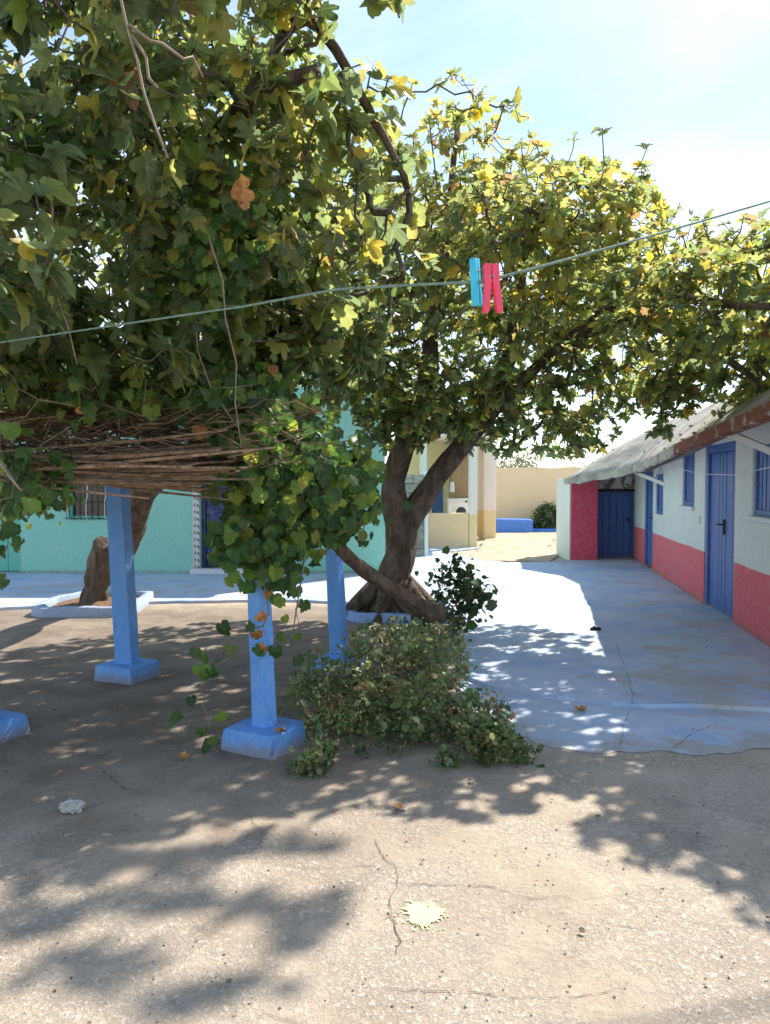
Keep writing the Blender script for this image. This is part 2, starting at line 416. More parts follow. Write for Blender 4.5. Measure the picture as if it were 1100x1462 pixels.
sheet('painted_floor_apron', [(x, y + .03 * math.sin(x * 9) + .02 * math.sin(x * 23 + 1)) for x, y in ragged(skirt_pts, .03, .02, 5)], .003, M['bluefloor'])
tan_pts = [(2.25, 18.2), (1.75, 16.4), (2.1, 15.5), (3.3, 15.4), (3.72, 16.5), (4.0, 19), (6.0, 25.6), (3.2, 25.6), (2.9, 22), (2.5, 20)]
sheet('path', ragged(tan_pts, .15, .05, 8), .040, M['tanpath'], .05)

def crack(px, w=.006, z=.003, seed=0, world=None):
    rr = random.Random(seed); P = [gp(*p) for p in px] if not world else [Vector((*p, 0)) for p in world]
    Q = []
    for a, b in zip(P, P[1:]):
        n = max(2, int((b - a).length / .03))
        for t in range(n):
            p = a.lerp(b, t / n); Q.append(p + Vector((rr.uniform(-1, 1), rr.uniform(-1, 1), 0)) * .007)
    Q.append(P[-1]); m = MB(); k = len(Q); V = []
    for i, p in enumerate(Q):
        d = (Q[min(i + 1, k - 1)] - Q[max(i - 1, 0)]).normalized(); s = Vector((-d.y, d.x, 0))
        ww = w * .6 * rr.uniform(.1, 1.4) * (.25 if i in (0, k - 1) else 1)
        V += [p + s * ww / 2 + Vector((0, 0, z)), p - s * ww / 2 + Vector((0, 0, z))]
    m.add(V, [(2 * i, 2 * i + 1, 2 * i + 3, 2 * i + 2) for i in range(k - 1)])
    return m.build('crack', M['crack'], ground, normals=False)
for i, (px, w) in enumerate([
    ([(535, 1197), (545, 1222), (566, 1240), (568, 1262), (556, 1290), (560, 1310), (572, 1345), (563, 1370)], .006),
    ([(568, 1262), (640, 1264), (700, 1266), (760, 1284), (800, 1279), (822, 1287)], .006), ([(822, 1287), (845, 1310), (880, 1322), (930, 1330)], .004),
    ([(553, 1413), (660, 1417), (780, 1428), (860, 1418), (895, 1408)], .004), ([(130, 1082), (150, 1078), (170, 1064)], .016), ([(152, 1106), (175, 1125), (196, 1131)], .014),
    ([(822, 1287), (940, 1270), (1080, 1265)], .003), ([(300, 1205), (380, 1232), (450, 1240), (540, 1236)], .004), ([(370, 1445), (430, 1462)], .005),
    ([(20, 1240), (90, 1262), (200, 1268)], .003), ([(700, 1140), (790, 1150), (900, 1145)], .003), ([(335, 1140), (375, 1190), (370, 1215)], .004)]):
    crack(px, w, .003, i)
for i, (px, w) in enumerate([([(885, 1075), (893, 1040), (905, 1000), (893, 960), (880, 925)], .007), ([(955, 1075), (985, 1050), (1020, 1035)], .006), ([(700, 985), (740, 1010), (810, 1003), (900, 1012), (1000, 1010)], .006)]):
    crack(px, w, .006 if i == 1 else .0385, 20 + i)

# ------------------------------------------------------------------ pink and white house (own frame: x across, y along its front wall)
HA = math.atan(.173); hc, hs_ = math.cos(HA), math.sin(HA)
def HX(p): return Vector((p[0] * hc + p[1] * hs_, -p[0] * hs_ + p[1] * hc, p[2]))
WX = 2.38
house = thing('long_house', 'long low white house with pink base band, blue doors and weathered sloping roof', 'house', HX((WX, 9, 0)))
WL0, WL1 = 5.7, 16.62
holes = [(9.13, 10.53, .03, 2.08), (14.42, 15.36, .05, 1.89), (13.45, 14.16, 1.07, 1.76), (11.14, 11.92, 1.28, 2.05), (7.35, 8.49, 1.27, 1.985)]
m = MB(HX); P = lambda s, d, z: Vector((WX + d, s, z)); m.wall(P, WL0, WL1, 0, 2.34, holes, .32)
# break the flat plaster a little
hw = m.build('wall', M['pinkwhite'], house, weld=True, bevel=.012, seg=2)
m = MB(HX)                                   # end walls and rear wall
m.wall(lambda s, d, z: Vector((WX + .32 + s, WL0 + d, z)), 0, 3.2, 0, 2.5, [], .3); m.build('end_wall', M['pinkwhite'], house)
m = MB(HX); m.wall(lambda s, d, z: Vector((WX + 3.2, s, z)), WL0, 17.6, 0, 2.2, [], .3); m.build('rear_wall', M['white'], house)

def plank_door(parent, s0, s1, z0, z1, depth, n, mat, leafsplit=None, handle=None, frame=.07):
    d = MB(HX); x = WX + depth
    for a, b, c, e in ((s0, s0 + frame, z0, z1), (s1 - frame, s1, z0, z1), (s0 + frame, s1 - frame, z1 - frame, z1)):
        d.box(x - .02, a + .003, c, x + .07, b - .003, e - .003)
    door = d.build('door', mat, parent, bevel=.006)
    w = (s1 - s0 - 2 * frame) / n
    for i in range(n):
        p = MB(HX); a = s0 + frame + i * w; off = random.uniform(-.003, .003)
        gap = .006 if not (leafsplit and i == leafsplit) else .018
        p.box(x + .015 + off, a + gap, z0 + .012, x + .05 + off, a + w - .004, z1 - frame - .008, jit=.0015)
        p.build('plank', mat, door, bevel=.006)
    if handle:
        h = MB(HX); hy, hz = handle
        h.box(x - .008, hy - .025, hz - .09, x + .014, hy + .025, hz + .09); h.tube([(x - .005, hy, hz + .03), (x - .055, hy, hz + .03), (x - .06, hy + .1, hz + .025)], .011, 6)
        h.build('handle', M['black'], door)
    return door
plank_door(house, 9.13, 10.53, .03, 2.08, .035, 8, M['door'], 4, (9.72, 1.08), .10)
plank_door(house, 14.42, 15.36, .05, 1.89, .04, 5, M['door'], None, (14.6, .95))

def shutter_window(parent, s0, s1, z0, z1, bars, sill=True):
    d = MB(HX); x = WX + .025; fr = .06
    for a, b, c, e in ((s0 + .003, s0 + fr, z0 + .003, z1 - .003), (s1 - fr, s1 - .003, z0 + .003, z1 - .003), (s0 + fr, s1 - fr, z1 - fr, z1 - .003), (s0 + fr, s1 - fr, z0 + .003, z0 + fr)):
        d.box(x, a, c, x + .07, b, e)
    w = d.build('window', M['door'], parent, bevel=.005)
    q = MB(HX); q.box(x + .075, s0 + .01, z0 + .01, x + .1, s1 - .01, z1 - .01); q.build('pane', M['glassdark'], w)
    n = 2 if s1 - s0 > .6 else 1; lw = (s1 - s0 - 2 * fr) / n
    for i in range(bars):
        t = s0 + fr + (i + .5) * (s1 - s0 - 2 * fr) / bars
        b = MB(HX); ww = (s1 - s0 - 2 * fr) / bars * .36
        b.box(x + .02, t - ww, z0 + fr - .004, x + .05, t + ww, z1 - fr + .004); b.build('shutter_slat', M['door'], w, bevel=.004)
    if sill:
        b = MB(HX); b.box(WX - .045, s0 - .05, z0 - .06, WX + .02, s1 + .05, z0 - .002, jit=.004); b.build('sill', M['whitewood'], w, bevel=.008)
shutter_window(house, 13.45, 14.16, 1.07, 1.76, 5, False)
shutter_window(house, 11.14, 11.92, 1.28, 2.05, 6)
shutter_window(house, 7.35, 8.49, 1.27, 1.985, 8)

# roof: sagging eave, uneven screed
eave = [(5.45, 1.93, 2.30), (6.5, 1.95, 2.235), (8.9, 1.95, 2.14), (9.6, 1.95, 2.115), (10.4, 1.96, 2.055), (11.6, 1.97, 1.98), (13.8, 1.95, 1.87), (14.8, 1.72, 1.80), (15.4, 1.2, 1.705), (15.62, .98, 1.68), (16.9, .98, 1.68), (17.9, 1.05, 1.68)]
def eave_at(t):
    t = max(t, eave[0][0])
    for a, b in zip(eave, eave[1:]):
        if a[0] <= t <= b[0]:
            u = (t - a[0]) / (b[0] - a[0]); return a[1] + (b[1] - a[1]) * u, a[2] + (b[2] - a[2]) * u
    return eave[-1][1:]
rr = random.Random(4)
def roof_strip(t0, t1, step, name, mat, thick, dz=0., lipx=0., ridge=(3.1, 2.92)):
    m = MB(HX); ts = np.linspace(t0, t1, int((t1 - t0) / step) + 1); V = []; nU = 9
    for t in ts:
        ex, ez = eave_at(float(t)); j = .006 * math.sin(t * 2.9) + .004 * math.sin(t * 7.3 + 1) + rr.uniform(-.008, .008); jz = .006 * math.sin(t * 3.7 + 2) + rr.uniform(-.003, .003)
        for u in range(nU):
            q = u / (nU - 1); x = ex + lipx + j * (1 - q) + (ridge[0] - ex) * q; z = ez + dz + jz * (1 - q) + (ridge[1] - ez) * q + .05 * math.sin(math.pi * q) + .012 * math.sin(t * 2.3 + q * 5) * math.sin(q * 9)
            V.append((x, t, z))
    n = len(ts); top = [(i * nU + k, i * nU + k + 1, (i + 1) * nU + k + 1, (i + 1) * nU + k) for i in range(n - 1) for k in range(nU - 1)]
    b = len(V); VV = V + [(x, y, z - thick) for x, y, z in V]
    F = top + [tuple(b + i for i in reversed(f)) for f in top]
    F += [(i * nU, (i + 1) * nU, b + (i + 1) * nU, b + i * nU) for i in range(n - 1)]
    F += [(i * nU + nU - 1, b + i * nU + nU - 1, b + (i + 1) * nU + nU - 1, (i + 1) * nU + nU - 1) for i in range(n - 1)]
    for r0 in (0, (n - 1) * nU): F += [(r0 + k, b + r0 + k, b + r0 + k + 1, r0 + k + 1) for k in range(nU - 1)]
    m.add(VV, F); return m.build(name, mat, house, True)
roof = roof_strip(5.45, 17.9, .12, 'roof', M['roof'], .085)
m = MB(HX); ts = [5.45, 9, 13, 17.9]                    # back slope
m.add([(3.1 + dx, t, 2.915 + dz - .04 * k) for t in ts for dx, dz, k in ((0, 0, 0), (2.9, -.75, 0), (2.9, -.75, 2), (0, 0, 2))], [(i * 4 + a, i * 4 + b, i * 4 + 4 + b, i * 4 + 4 + a) for i in range(3) for a, b in ((0, 1), (1, 2), (2, 3), (3, 0))] + [(0, 1, 2, 3), (15, 14, 13, 12)])
m.build('back_slope', M['roof'], roof)
m = MB(HX); V = []; ts = np.linspace(5.43, 10.1, 50)       # red fascia of the near slab
for t in ts:
    ex, ez = eave_at(float(t)); j = rr.uniform(-.006, .006); low = -.125 + rr.uniform(-.005, .005)
    V += [(ex - .05 + j, t, ez - .01), (ex - .05 + j, t, ez + low), (ex + .06, t, ez + low), (ex + .06, t, ez - .01)]
m.add(V, [(i * 4 + a, i * 4 + b, i * 4 + 4 + b, i * 4 + 4 + a) for i in range(49) for a, b in ((0, 1), (1, 2), (2, 3), (3, 0))] + [(3, 2, 1, 0), (196, 197, 198, 199)])
m.build('fascia', M['fascia'], roof)
m = MB(HX); V = []; ts = np.linspace(10.0, 17.8, 60)       # rubble drip edge further along
for t in ts:
    ex, ez = eave_at(float(t)); j = .006 * math.sin(t * 2.9) + rr.uniform(-.012, .012); low = -.10 + rr.uniform(-.022, .022)
    V += [(ex - .03 + j, t, ez + .02), (ex - .015 + j, t, ez + low), (ex + .16, t, ez + low + .03), (ex + .16, t, ez + .03)]
m.add(V, [(i * 4 + a, i * 4 + b, i * 4 + 4 + b, i * 4 + 4 + a) for i in range(59) for a, b in ((0, 1), (1, 2), (2, 3), (3, 0))] + [(3, 2, 1, 0), (236, 237, 238, 239)])
m.build('drip_edge', M['roof'], roof)
m = MB(HX)                                                 # soffit between eave and wall head
ts = np.linspace(5.5, 15.0, 30); V = []
for t in ts:
    ex, ez = eave_at(float(t)); V += [(ex + .05, t, ez - .12), (WX + .02, t, ez + .02), (WX + .1, t, ez + .12)]
m.add(V, [(i * 3 + a, i * 3 + a + 1, i * 3 + 4 + a, i * 3 + 3 + a) for i in range(29) for a in (0, 1)]); m.build('soffit', M['rubble'], roof)
for i in range(12):
    t = rr.uniform(8.5, 17.0); ex, ez = eave_at(t); u = rr.random() ** 2 * .5; s_ = rr.uniform(.02, .045)
    bm = bmesh.new(); bmesh.ops.create_icosphere(bm, subdivisions=1, radius=s_)
    for v in bm.verts: v.co *= rr.uniform(.7, 1.2); v.co.z *= .6
    me = bpy.data.meshes.new('stone'); bm.to_mesh(me); bm.free(); me.materials.append(M['rubble'] if i % 3 else M['block'])
    link_mesh('stone', me, roof, Matrix.Translation(HX((ex + u * (3.1 - ex), t, ez + u * (2.92 - ez) + .05 * math.sin(math.pi * u) + s_ * .3))))
for a, b in (((2.40, 7.35, 1.80), (1.98, 7.95, 2.10)), ((2.40, 13.35, 1.58), (2.0, 13.95, 1.80))):   # white struts under the eave
    m = MB(HX); m.bar(a, b, .05, .065); m.build('eave_strut', M['whitewood'], house, bevel=.004)
m = MB(HX); m.box(WX - .02, 10.75, 1.06, WX + .005, 10.83, 1.17); m.build('switch_box', M['whitewood'], house, bevel=.006)

# the shed at the far end of the house front (frontal blue door, pink column)
m = MB(); c0 = gp(815, 802); 
m.box(3.80, 15.70, 0, 4.35, 16.05, 1.72, jit=.012); m.build('column', M['pink'], house, bevel=.02, seg=2)
m = MB(); m.box(3.775, 15.74, 0, 3.80, 16.95, 1.70); m.box(3.81, 16.05, 0, 4.1, 16.95, 1.70); m.build('side_wall', M['white'], house, bevel=.01)
m = MB(); m.box(4.35, 16.16, 1.46, 5.36, 16.42, 1.98, jit=.01); m.build('lintel', M['peel'], house, bevel=.015)
m = MB(); m.box(4.36, 16.10, 1.425, 5.24, 16.17, 1.475, jit=.006); m.build('lintel_beam', M['black'], house, bevel=.005)
m = MB(HX); gpr = [(1.12, -.01), (5.55, -.01), (5.55, 2.2), (3.1, 2.82), (1.12, 1.64)]
m.add([(x, y, z) for y in (17.35, 17.55) for x, z in gpr], [(4, 3, 2, 1, 0), (5, 6, 7, 8, 9)] + [(i, (i + 1) % 5, 5 + (i + 1) % 5, 5 + i) for i in range(5)]); m.build('gable_wall', M['white'], house)
d = MB()
for a, b, c, e in ((4.37, 4.43, .03, 1.44), (5.17, 5.225, .03, 1.44), (4.43, 5.17, 1.385, 1.44)): d.box(a, 16.17, c, b, 16.24, e)
sd = d.build('door', M['door'], house, bevel=.005)
for i in range(5):
    w = .74 / 5; p = MB(); p.box(4.43 + i * w + .003, 16.185 + random.uniform(0, .005), .035, 4.43 + (i + 1) * w - .003, 16.22, 1.38); p.build('plank', M['door'], sd, bevel=.006)
p = MB(); p.box(5.06, 16.165, .85, 5.15, 16.19, .875); p.box(5.10, 16.15, .78, 5.13, 16.19, .86); p.build('handle', M['black'], sd)

# ------------------------------------------------------------------ turquoise house
TY = 13.4
th = thing('turquoise_house', 'turquoise plastered house with dark blue door and barred window, shaded by trees', 'house', (-4, TY, 0))
m = MB(); Pt = lambda s, d, z: Vector((s, TY + d, z))
tho = [(-5.55, -4.15, .97, 2.05), (-3.22, -2.2, .12, 2.25), (-7.25, -6.36, .05, 2.1)]
m.wall(Pt, -9.5, .0, 0, 3.7, tho, .3); m.build('wall', M['turq'], th, weld=True, bevel=.012, seg=2)
m = MB(); m.wall(lambda s, d, z: Vector((0.0 - d, s, z)), TY + .3, TY + 4.5, 0, 3.7, [], .3); m.build('side_wall', M['turq'], th)
m = MB(); m.wall(lambda s, d, z: Vector((-9.5 + d, s, z)), TY + .3, TY + 4.5, 0, 3.7, [], .3); m.build('side_wall', M['turq'], th)
m = MB(); m.wall(lambda s, d, z: Vector((s, TY + 4.5 + d, z)), -9.5, 0, 0, 3.7, [], .3); m.build('rear_wall', M['turq'], th)
m = MB(); m.box(-9.6, TY - .12, 3.7, .1, TY + 4.9, 3.85); m.build('roof', M['white'], th, bevel=.02)
# window with grille
w = MB(); s0, s1, z0, z1 = tho[0]
for a, b, c, e in ((s0 + .003, s0 + .06, z0 + .003, z1 - .003), (s1 - .06, s1 - .003, z0 + .003, z1 - .003), (s0 + .06, s1 - .06, z1 - .06, z1 - .003), (s0 + .06, s1 - .06, z0 + .003, z0 + .06), ((s0 + s1) / 2 - .03, (s0 + s1) / 2 + .03, z0 + .06, z1 - .06)):
    w.box(a, TY + .12, c, b, TY + .17, e)
win = w.build('window', M['turq_door'], th, bevel=.004)
w = MB(); w.box(s0 + .02, TY + .19, z0 + .02, s1 - .02, TY + .21, z1 - .02); w.build('pane', M['glassdark'], win)
for i in range(13):
    x = s0 + .06 + i * (s1 - s0 - .12) / 12; w = MB()
    w.tube([(x, TY - .03, z0 + .0), (x, TY - .09, z0 + .05), (x, TY - .09, z0 + .3), (x, TY - .03, z0 + .42), (x, TY - .03, z1 - .02)], .008, 5); w.build('grille_bar', M['black'] if i % 3 else M['whitewood'], win)
for z in (z0 + .02, z0 + .3, z1 - .05):
    w = MB(); w.bar((s0 - .02, TY - .03 - (.06 if abs(z - z0 - .3) < .01 else 0), z), (s1 + .02, TY - .03 - (.06 if abs(z - z0 - .3) < .01 else 0), z), .014); w.build('grille_rail', M['black'], win)
# dark blue door with tiled jambs
d = MB(); s0, s1, z0, z1 = tho[1]
for a, b, c, e in ((s0 + .003, s0 + .07, z0 + .003, z1 - .003), (s1 - .07, s1 - .003, z0 + .003, z1 - .003), (s0 + .07, s1 - .07, z1 - .07, z1 - .003)): d.box(a, TY + .10, c, b, TY + .17, e)
dd = d.build('door', M['door_dark'], th, bevel=.004)
for k in range(2):
    for q in range(3):
        p = MB(); x0 = s0 + .07 + k * .44; p.box(x0 + .004, TY + .12, z0 + .01 + q * .685, x0 + .436, TY + .155, z0 + .68 + q * .685); p.build('panel', M['door_dark'], dd, bevel=.02)
p = MB(); p.box(s0 - .14, TY - .2, .03, s1 + .14, TY + .1, .12); p.build('door_step', M['whitewood'], th, bevel=.01)
tm = MB(); tm.box(-.06, -.012, -.058, .06, .012, .058); 
tile_o = None
for side in (s0 - .07, s1 + .07):
    for i in range(18):
        z = .185 + i * .119
        if tile_o is None:
            t_ = MB(); t_.v = []; t_.add([(x, y, z_) for z_ in (-.057, .057) for y in (-.011, .011) for x in (-.06, .06)], [(0, 2, 3, 1), (4, 5, 7, 6), (0, 1, 5, 4), (2, 6, 7, 3), (0, 4, 6, 2), (1, 3, 7, 5)])
            tile_o = t_.build('tile_piece', M['tile'], None, bevel=.004); tme = tile_o.data; bpy.data.objects.remove(tile_o)
            tile_o = True
        link_mesh('tile', tme, th, Matrix.Translation((side, TY - .008, z)))
# green door at the far side
d = MB(); s0, s1, z0, z1 = tho[2]
for a, b, c, e in ((s0 + .003, s0 + .07, z0 + .003, z1 - .003), (s1 - .07, s1 - .003, z0 + .003, z1 - .003), (s0 + .07, s1 - .07, z1 - .07, z1 - .003)): d.box(a, TY + .06, c, b, TY + .13, e)
gd = d.build('door', M['turq_door'], th, bevel=.004)
for i in range(4):
    w_ = (s1 - s0 - .14) / 4; p = MB(); p.box(s0 + .07 + i * w_ + .003, TY + .08, z0 + .01, s0 + .07 + (i + 1) * w_ - .003, TY + .115, z1 - .075); p.build('plank', M['turq_door'], gd, bevel=.006)

# ------------------------------------------------------------------ yellow house, porch and far walls
yh = thing('yellow_house', 'yellow house with open porch and white pillars behind the fig tree', 'house', (1.5, 19, 0))
m = MB(); m.box(1.0, 18.9, 0, 2.06, 19.1, .865); m.build('half_wall', M['yellow'], yh, bevel=.012)
m = MB(); m.box(2.065, 18.88, 0, 2.262, 19.12, 2.75); m.build('pillar', M['yw_white'], yh, bevel=.012)
m = MB(); m.box(.86, 18.5, 0, 1.0, 19.1, 2.75); m.build('pillar', M['white'], yh, bevel=.012)
m = MB(); m.wall(lambda s, d, z: Vector((s, 21.4 + d, z)), .4, 2.3, 0, 2.75, [(1.30, 1.62, .25, 1.62)], .2); m.build('porch_wall', M['yellow'], yh)
m = MB(); m.box(1.78, 20.5, 0, 2.42, 21.39, 2.75); m.build('porch_niche_wall', M['brownwall'], yh)
m = MB(); m.box(.4, 19.1, .2, 2.35, 21.4, .24); m.build('porch_floor', M['brownwall'], yh)
m = MB(); m.box(.3, 18.7, 2.75, 2.9, 22.8, 2.95); m.build('roof', M['white'], yh, bevel=.02)
d = MB()
for a, b in ((1.303, 1.34), (1.58, 1.617)): d.box(a, 21.42, .255, b, 21.5, 1.615)
d.box(1.34, 21.44, .255, 1.58, 21.48, 1.615); d.build('door', M['door'], yh)
m = MB(); m.box(2.36, 22.3, 0, 2.84, 22.6, 2.75); m.build('recess_wall', M['yw_white'], yh)
m = MB(); m.box(2.82, 21.9, 0, 3.16, 22.3, 2.72); m.build('pillar', M['yw_white'], yh, bevel=.01)
m = MB(); m.tube([at(646, 700, 20.4) + Vector((0, 0, -.05)), at(646, 688, 20.4)], [.07, .05], 10); m.build('wall_lamp', M['whitewood'], yh)

wm = thing('washing_machine', 'white front-loading washing machine standing in the porch of the yellow house', 'washing machine', (1.92, 20.2, .24))
m = MB(); m.box(1.64, 19.92, .24, 2.24, 20.48, 1.20); m.build('body', M['machine'], wm, bevel=.02, seg=2)
m = MB(); c = Vector((1.97, 19.915, .86)); m.tube([c + Vector((0, .01, 0)), c + Vector((0, -.035, 0))], [.19, .17], 20); ring = m.build('door', M['machine'], wm)
m = MB(); m.tube([c + Vector((0, -.02, 0)), c + Vector((0, -.05, 0))], [.145, .12], 20); m.build('porthole', M['glassdark'], ring, True)
m = MB(); m.box(1.67, 19.905, 1.09, 2.21, 19.93, 1.17); m.build('control_panel', M['whitewood'], wm, bevel=.004)
m = MB(); m.tube([(2.1, 19.91, 1.13), (2.1, 19.885, 1.13)], .028, 12); m.build('dial', M['black'], wm)

bw = thing('boundary_wall', 'long pale yellow courtyard wall behind the blue bench', 'wall', (5, 26, 0))
m = MB(); N = 60; V = []
for i in range(N + 1):
    x = 2.9 + i * .12; z = 2.13 + .02 * math.sin(i * .5) + random.uniform(-.012, .012)
    V += [(x, 26, 0), (x, 26, z), (x, 26.2, z), (x, 26.2, 0)]
m.add(V, [(i * 4 + a, i * 4 + b, i * 4 + 4 + b, i * 4 + 4 + a) for i in range(N) for a, b in ((0, 1), (1, 2), (2, 3))] + [(3, 2, 1, 0), (N * 4, N * 4 + 1, N * 4 + 2, N * 4 + 3)])
m.build('wall', M['yellow'], bw)
be = MB(); be.box(3.42, 24.5, 0, 4.72, 25.2, .46, jit=.02); beo = be.build('bench', M['bench'], None, bevel=.06, seg=3)
tag(beo, 'bright blue masonry bench against the pale yellow wall', 'bench')
be = MB(); be.box(4.72, 24.7, 0, 6.6, 25.3, .13, jit=.01); bo = be.build('ledge', M['bench'], None, bevel=.02)
tag(bo, 'low blue ledge running on from the blue bench', 'ledge')

bk = thing('block_wall', 'stub wall of bare grey cement blocks beside the fig trunk', 'wall', (.75, 16.6, 0))
for r_ in range(9):
    for i in range(3):
        x0 = .0 + i * .3 - (.15 if r_ % 2 else 0); b = MB(); xa, xb = max(x0, -.05), min(x0 + .29, .84)
        if xb - xa < .06: continue
        b.box(xa, 16.5 + random.uniform(-.006, .006), r_ * .2 + .004, xb, 16.72, r_ * .2 + .188, jit=.004); b.build('block', M['block'], bk, bevel=.008)
b = MB(); b.box(-.04, 16.53, 0, .83, 16.70, 1.79); b.build('mortar', M['rubble'], bk)
b = MB(); b.box(.845, 16.49, 0, .93, 16.8, 1.86, jit=.008); b.build('end_pier', M['white'], bk, bevel=.01)

# ------------------------------------------------------------------ pergola
POSTS = [((-2.53, 4.80), .13, -20, 1.60, (.0, .02), -24), ((-2.12, 6.30), .142, -9, 1.62, (-.075, .01), -22), ((-.735, 4.66), .104, -39, 1.66, (-.055, .0), -28), ((-.385, 6.47), .114, -24, 1.62, (-.07, .0), -22)]
pg = thing('reed_pergola', 'pergola of bright blue concrete posts carrying a heaped reed and brushwood roof', 'pergola', (-1.5, 5.5, 0))
for (px_, py_), w, yaw, h, lean, fyaw in POSTS:
    m = MB(); Mz = Matrix.Rotation(R(yaw), 3, 'Z'); n = 8; V = []
    for i in range(n + 1):
        t = i / n; cx = px_ + lean[0] * t; cy = py_ + lean[1] * t
        ww = w / 2 * (1.06 - .08 * t) + random.uniform(-.002, .002)
        for a, b in ((-1, -1), (1, -1), (1, 1), (-1, 1)):
            q = Mz @ Vector((a * ww, b * ww, 0)); V.append((cx + q.x, cy + q.y, .06 + (h - .06) * t))
    m.add(V, [(i * 4 + j, i * 4 + (j + 1) % 4, i * 4 + 4 + (j + 1) % 4, i * 4 + 4 + j) for i in range(n) for j in range(4)] + [(3, 2, 1, 0), (n * 4, n * 4 + 1, n * 4 + 2, n * 4 + 3)])
    po = m.build('post', M['post'], pg, bevel=.008, seg=2)
    m = MB(); f = .178; V = []; Mz = Matrix.Rotation(R(fyaw), 3, 'Z')
    for z, k in ((-.02, 1.06), (.02, 1.05), (.115, 1.0), (.125, .96)):
        for a, b in ((-1, -1), (0, -1.03), (1, -1), (1.02, 0), (1, 1), (0, 1.02), (-1, 1), (-1.02, 0)):
            q = Mz @ Vector((a * f * k + random.uniform(-.008, .008), b * f * k + random.uniform(-.008, .008), 0)); V.append((px_ + q.x, py_ + q.y, z))
    m.add(V, [(i * 8 + j, i * 8 + (j + 1) % 8, i * 8 + 8 + (j + 1) % 8, i * 8 + 8 + j) for i in range(3) for j in range(8)] + [tuple(range(7, -1, -1)), tuple(range(24, 32))])
    m.build('footing', M['post'], po, bevel=.012, seg=2)
tops = [Vector((p[0][0] + p[4][0], p[0][1] + p[4][1], p[3])) for p in POSTS]
m = MB()
def crook(a, b, r, n=8, j=.015):
    return [Vector(a).lerp(Vector(b), i / n) + Vector([random.uniform(-j, j) for _ in range(3)]) for i in range(n + 1)], [r * random.uniform(.9, 1.1) for _ in range(n + 1)]
for a, b in ((0, 2), (1, 3), (0, 1), (2, 3)):
    d = (tops[b] - tops[a]).normalized() * .12; m = MB(); m.tube(*crook(tops[a] - d + Vector((0, 0, .02)), tops[b] + d + Vector((0, 0, .02)), .035), 7, .06); m.build('beam', M['vinebark'], pg, True)
# reeds: single stalks along x, lying on the beams
reeds = []
for v in range(6):
    m = MB(); L = 1.55; pts = [Vector((-L + i * L / 3, .02 * math.sin(i + v), .018 * math.sin(1.3 * i + 2 * v))) for i in range(7)]
    m.tube(pts, [.010 + .003 * (i % 2) - .0008 * i for i in range(7)], 5); o = m.build('reed_piece', M['reed']); reeds.append(o.data); bpy.data.objects.remove(o)
mm = MB(); [mm.tube([(-3.4, y_, 1.66 + random.uniform(-.01, .01)), (-2.1, y_ + .02, 1.655), (-.95, y_, 1.66)], .009, 5) for y_ in np.linspace(4.3, 6.7, 34)]; mat_ = mm.build('reed_mat', M['reed'], pg)
for i in range(190):
    y = random.choice((random.uniform(4.25, 4.75), random.uniform(4.25, 6.75), random.uniform(4.2, 4.6))); z = 1.65 + abs(random.gauss(0, .045)) - .02 * (random.random() < .2)
    Mx = Matrix.Translation((-2.45 + random.uniform(-.45, .25), y, z)) @ Matrix.Rotation(R(random.gauss(0, 5)), 4, 'Z') @ Matrix.Rotation(R(random.gauss(0, 2.2)), 4, 'Y') @ Matrix.Scale(random.uniform(.8, 1.05), 4)
    link_mesh('reed', reeds[i % 6], mat_, Mx)
m = MB()                                       # brushwood heaped above the reeds
for i in range(3000):
    x = random.uniform(-3.3, -.45); y = random.uniform(4.15, 6.8); hmax = .55 * (1 - .5 * abs((y - 5.4) / 1.4)); z = 1.67 + random.random() ** 1.3 * hmax
    a = random.uniform(0, math.pi); l = random.uniform(.12, .5); tz = random.gauss(0, .16)
    d = Vector((math.cos(a), math.sin(a) * .6, tz)) * l / 2; c = Vector((x, y, z)); b = Vector((random.gauss(0, .03), random.gauss(0, .03), random.gauss(0, .03)))
    r_ = random.uniform(.002, .006); m.tube([c - d, c + b, c + d], [r_, r_, r_ * .5], 3, cap=False)
bro = m.build('brushwood', M['brush'], pg, normals=False); bro['kind'] = 'stuff'

# ------------------------------------------------------------------ planters round the two trees
def planter(name, label, pts, h, w, mat, seed):
    t = thing(name, label, 'planter', (*np.mean(np.array(pts), 0), 0))
    r2 = random.Random(seed); P = []
    n0 = len(pts)
    for i in range(n0):
        a = Vector((*pts[i], 0)); b = Vector((*pts[(i + 1) % n0], 0)); k = max(2, int((b - a).length / .16))
        for q in range(k): P.append(a.lerp(b, q / k) + Vector((r2.uniform(-.012, .012), r2.uniform(-.012, .012), 0)))
    c = sum(P, Vector()) / len(P); n = len(P); V = []
    for p in P:
        d = (c - p).normalized(); hh = h + r2.uniform(-.012, .012)
        V += [p + Vector((0, 0, -.01)), p + d * .02 + Vector((0, 0, hh)), p + d * w + Vector((0, 0, hh)), p + d * (w + .01) + Vector((0, 0, -.01))]
    m = MB(); m.add(V, [(i * 4 + a, i * 4 + a + 1, ((i + 1) % n) * 4 + a + 1, ((i + 1) % n) * 4 + a) for i in range(n) for a in range(3)])
    m.build('kerb', mat, t, True, bevel=.01)
    m = MB(); k = len(P); V = [c + Vector((0, 0, h * .8))] + [p + (c - p).normalized() * (w * .8) + Vector((0, 0, h * .5 + r2.uniform(-.01, .01))) for p in P]
    V2 = [c.lerp(v, .5) + Vector((0, 0, h * .45 + r2.uniform(-.02, .03))) for v in [Vector((p.x, p.y, 0)) for p in V[1:]]]
    b = 1 + k
    m.add(V + V2, [(0, b + i, b + (i + 1) % k) for i in range(k)] + [(b + i, 1 + i, 1 + (i + 1) % k, b + (i + 1) % k) for i in range(k)]); m.build('soil', M['soil'], t, True)
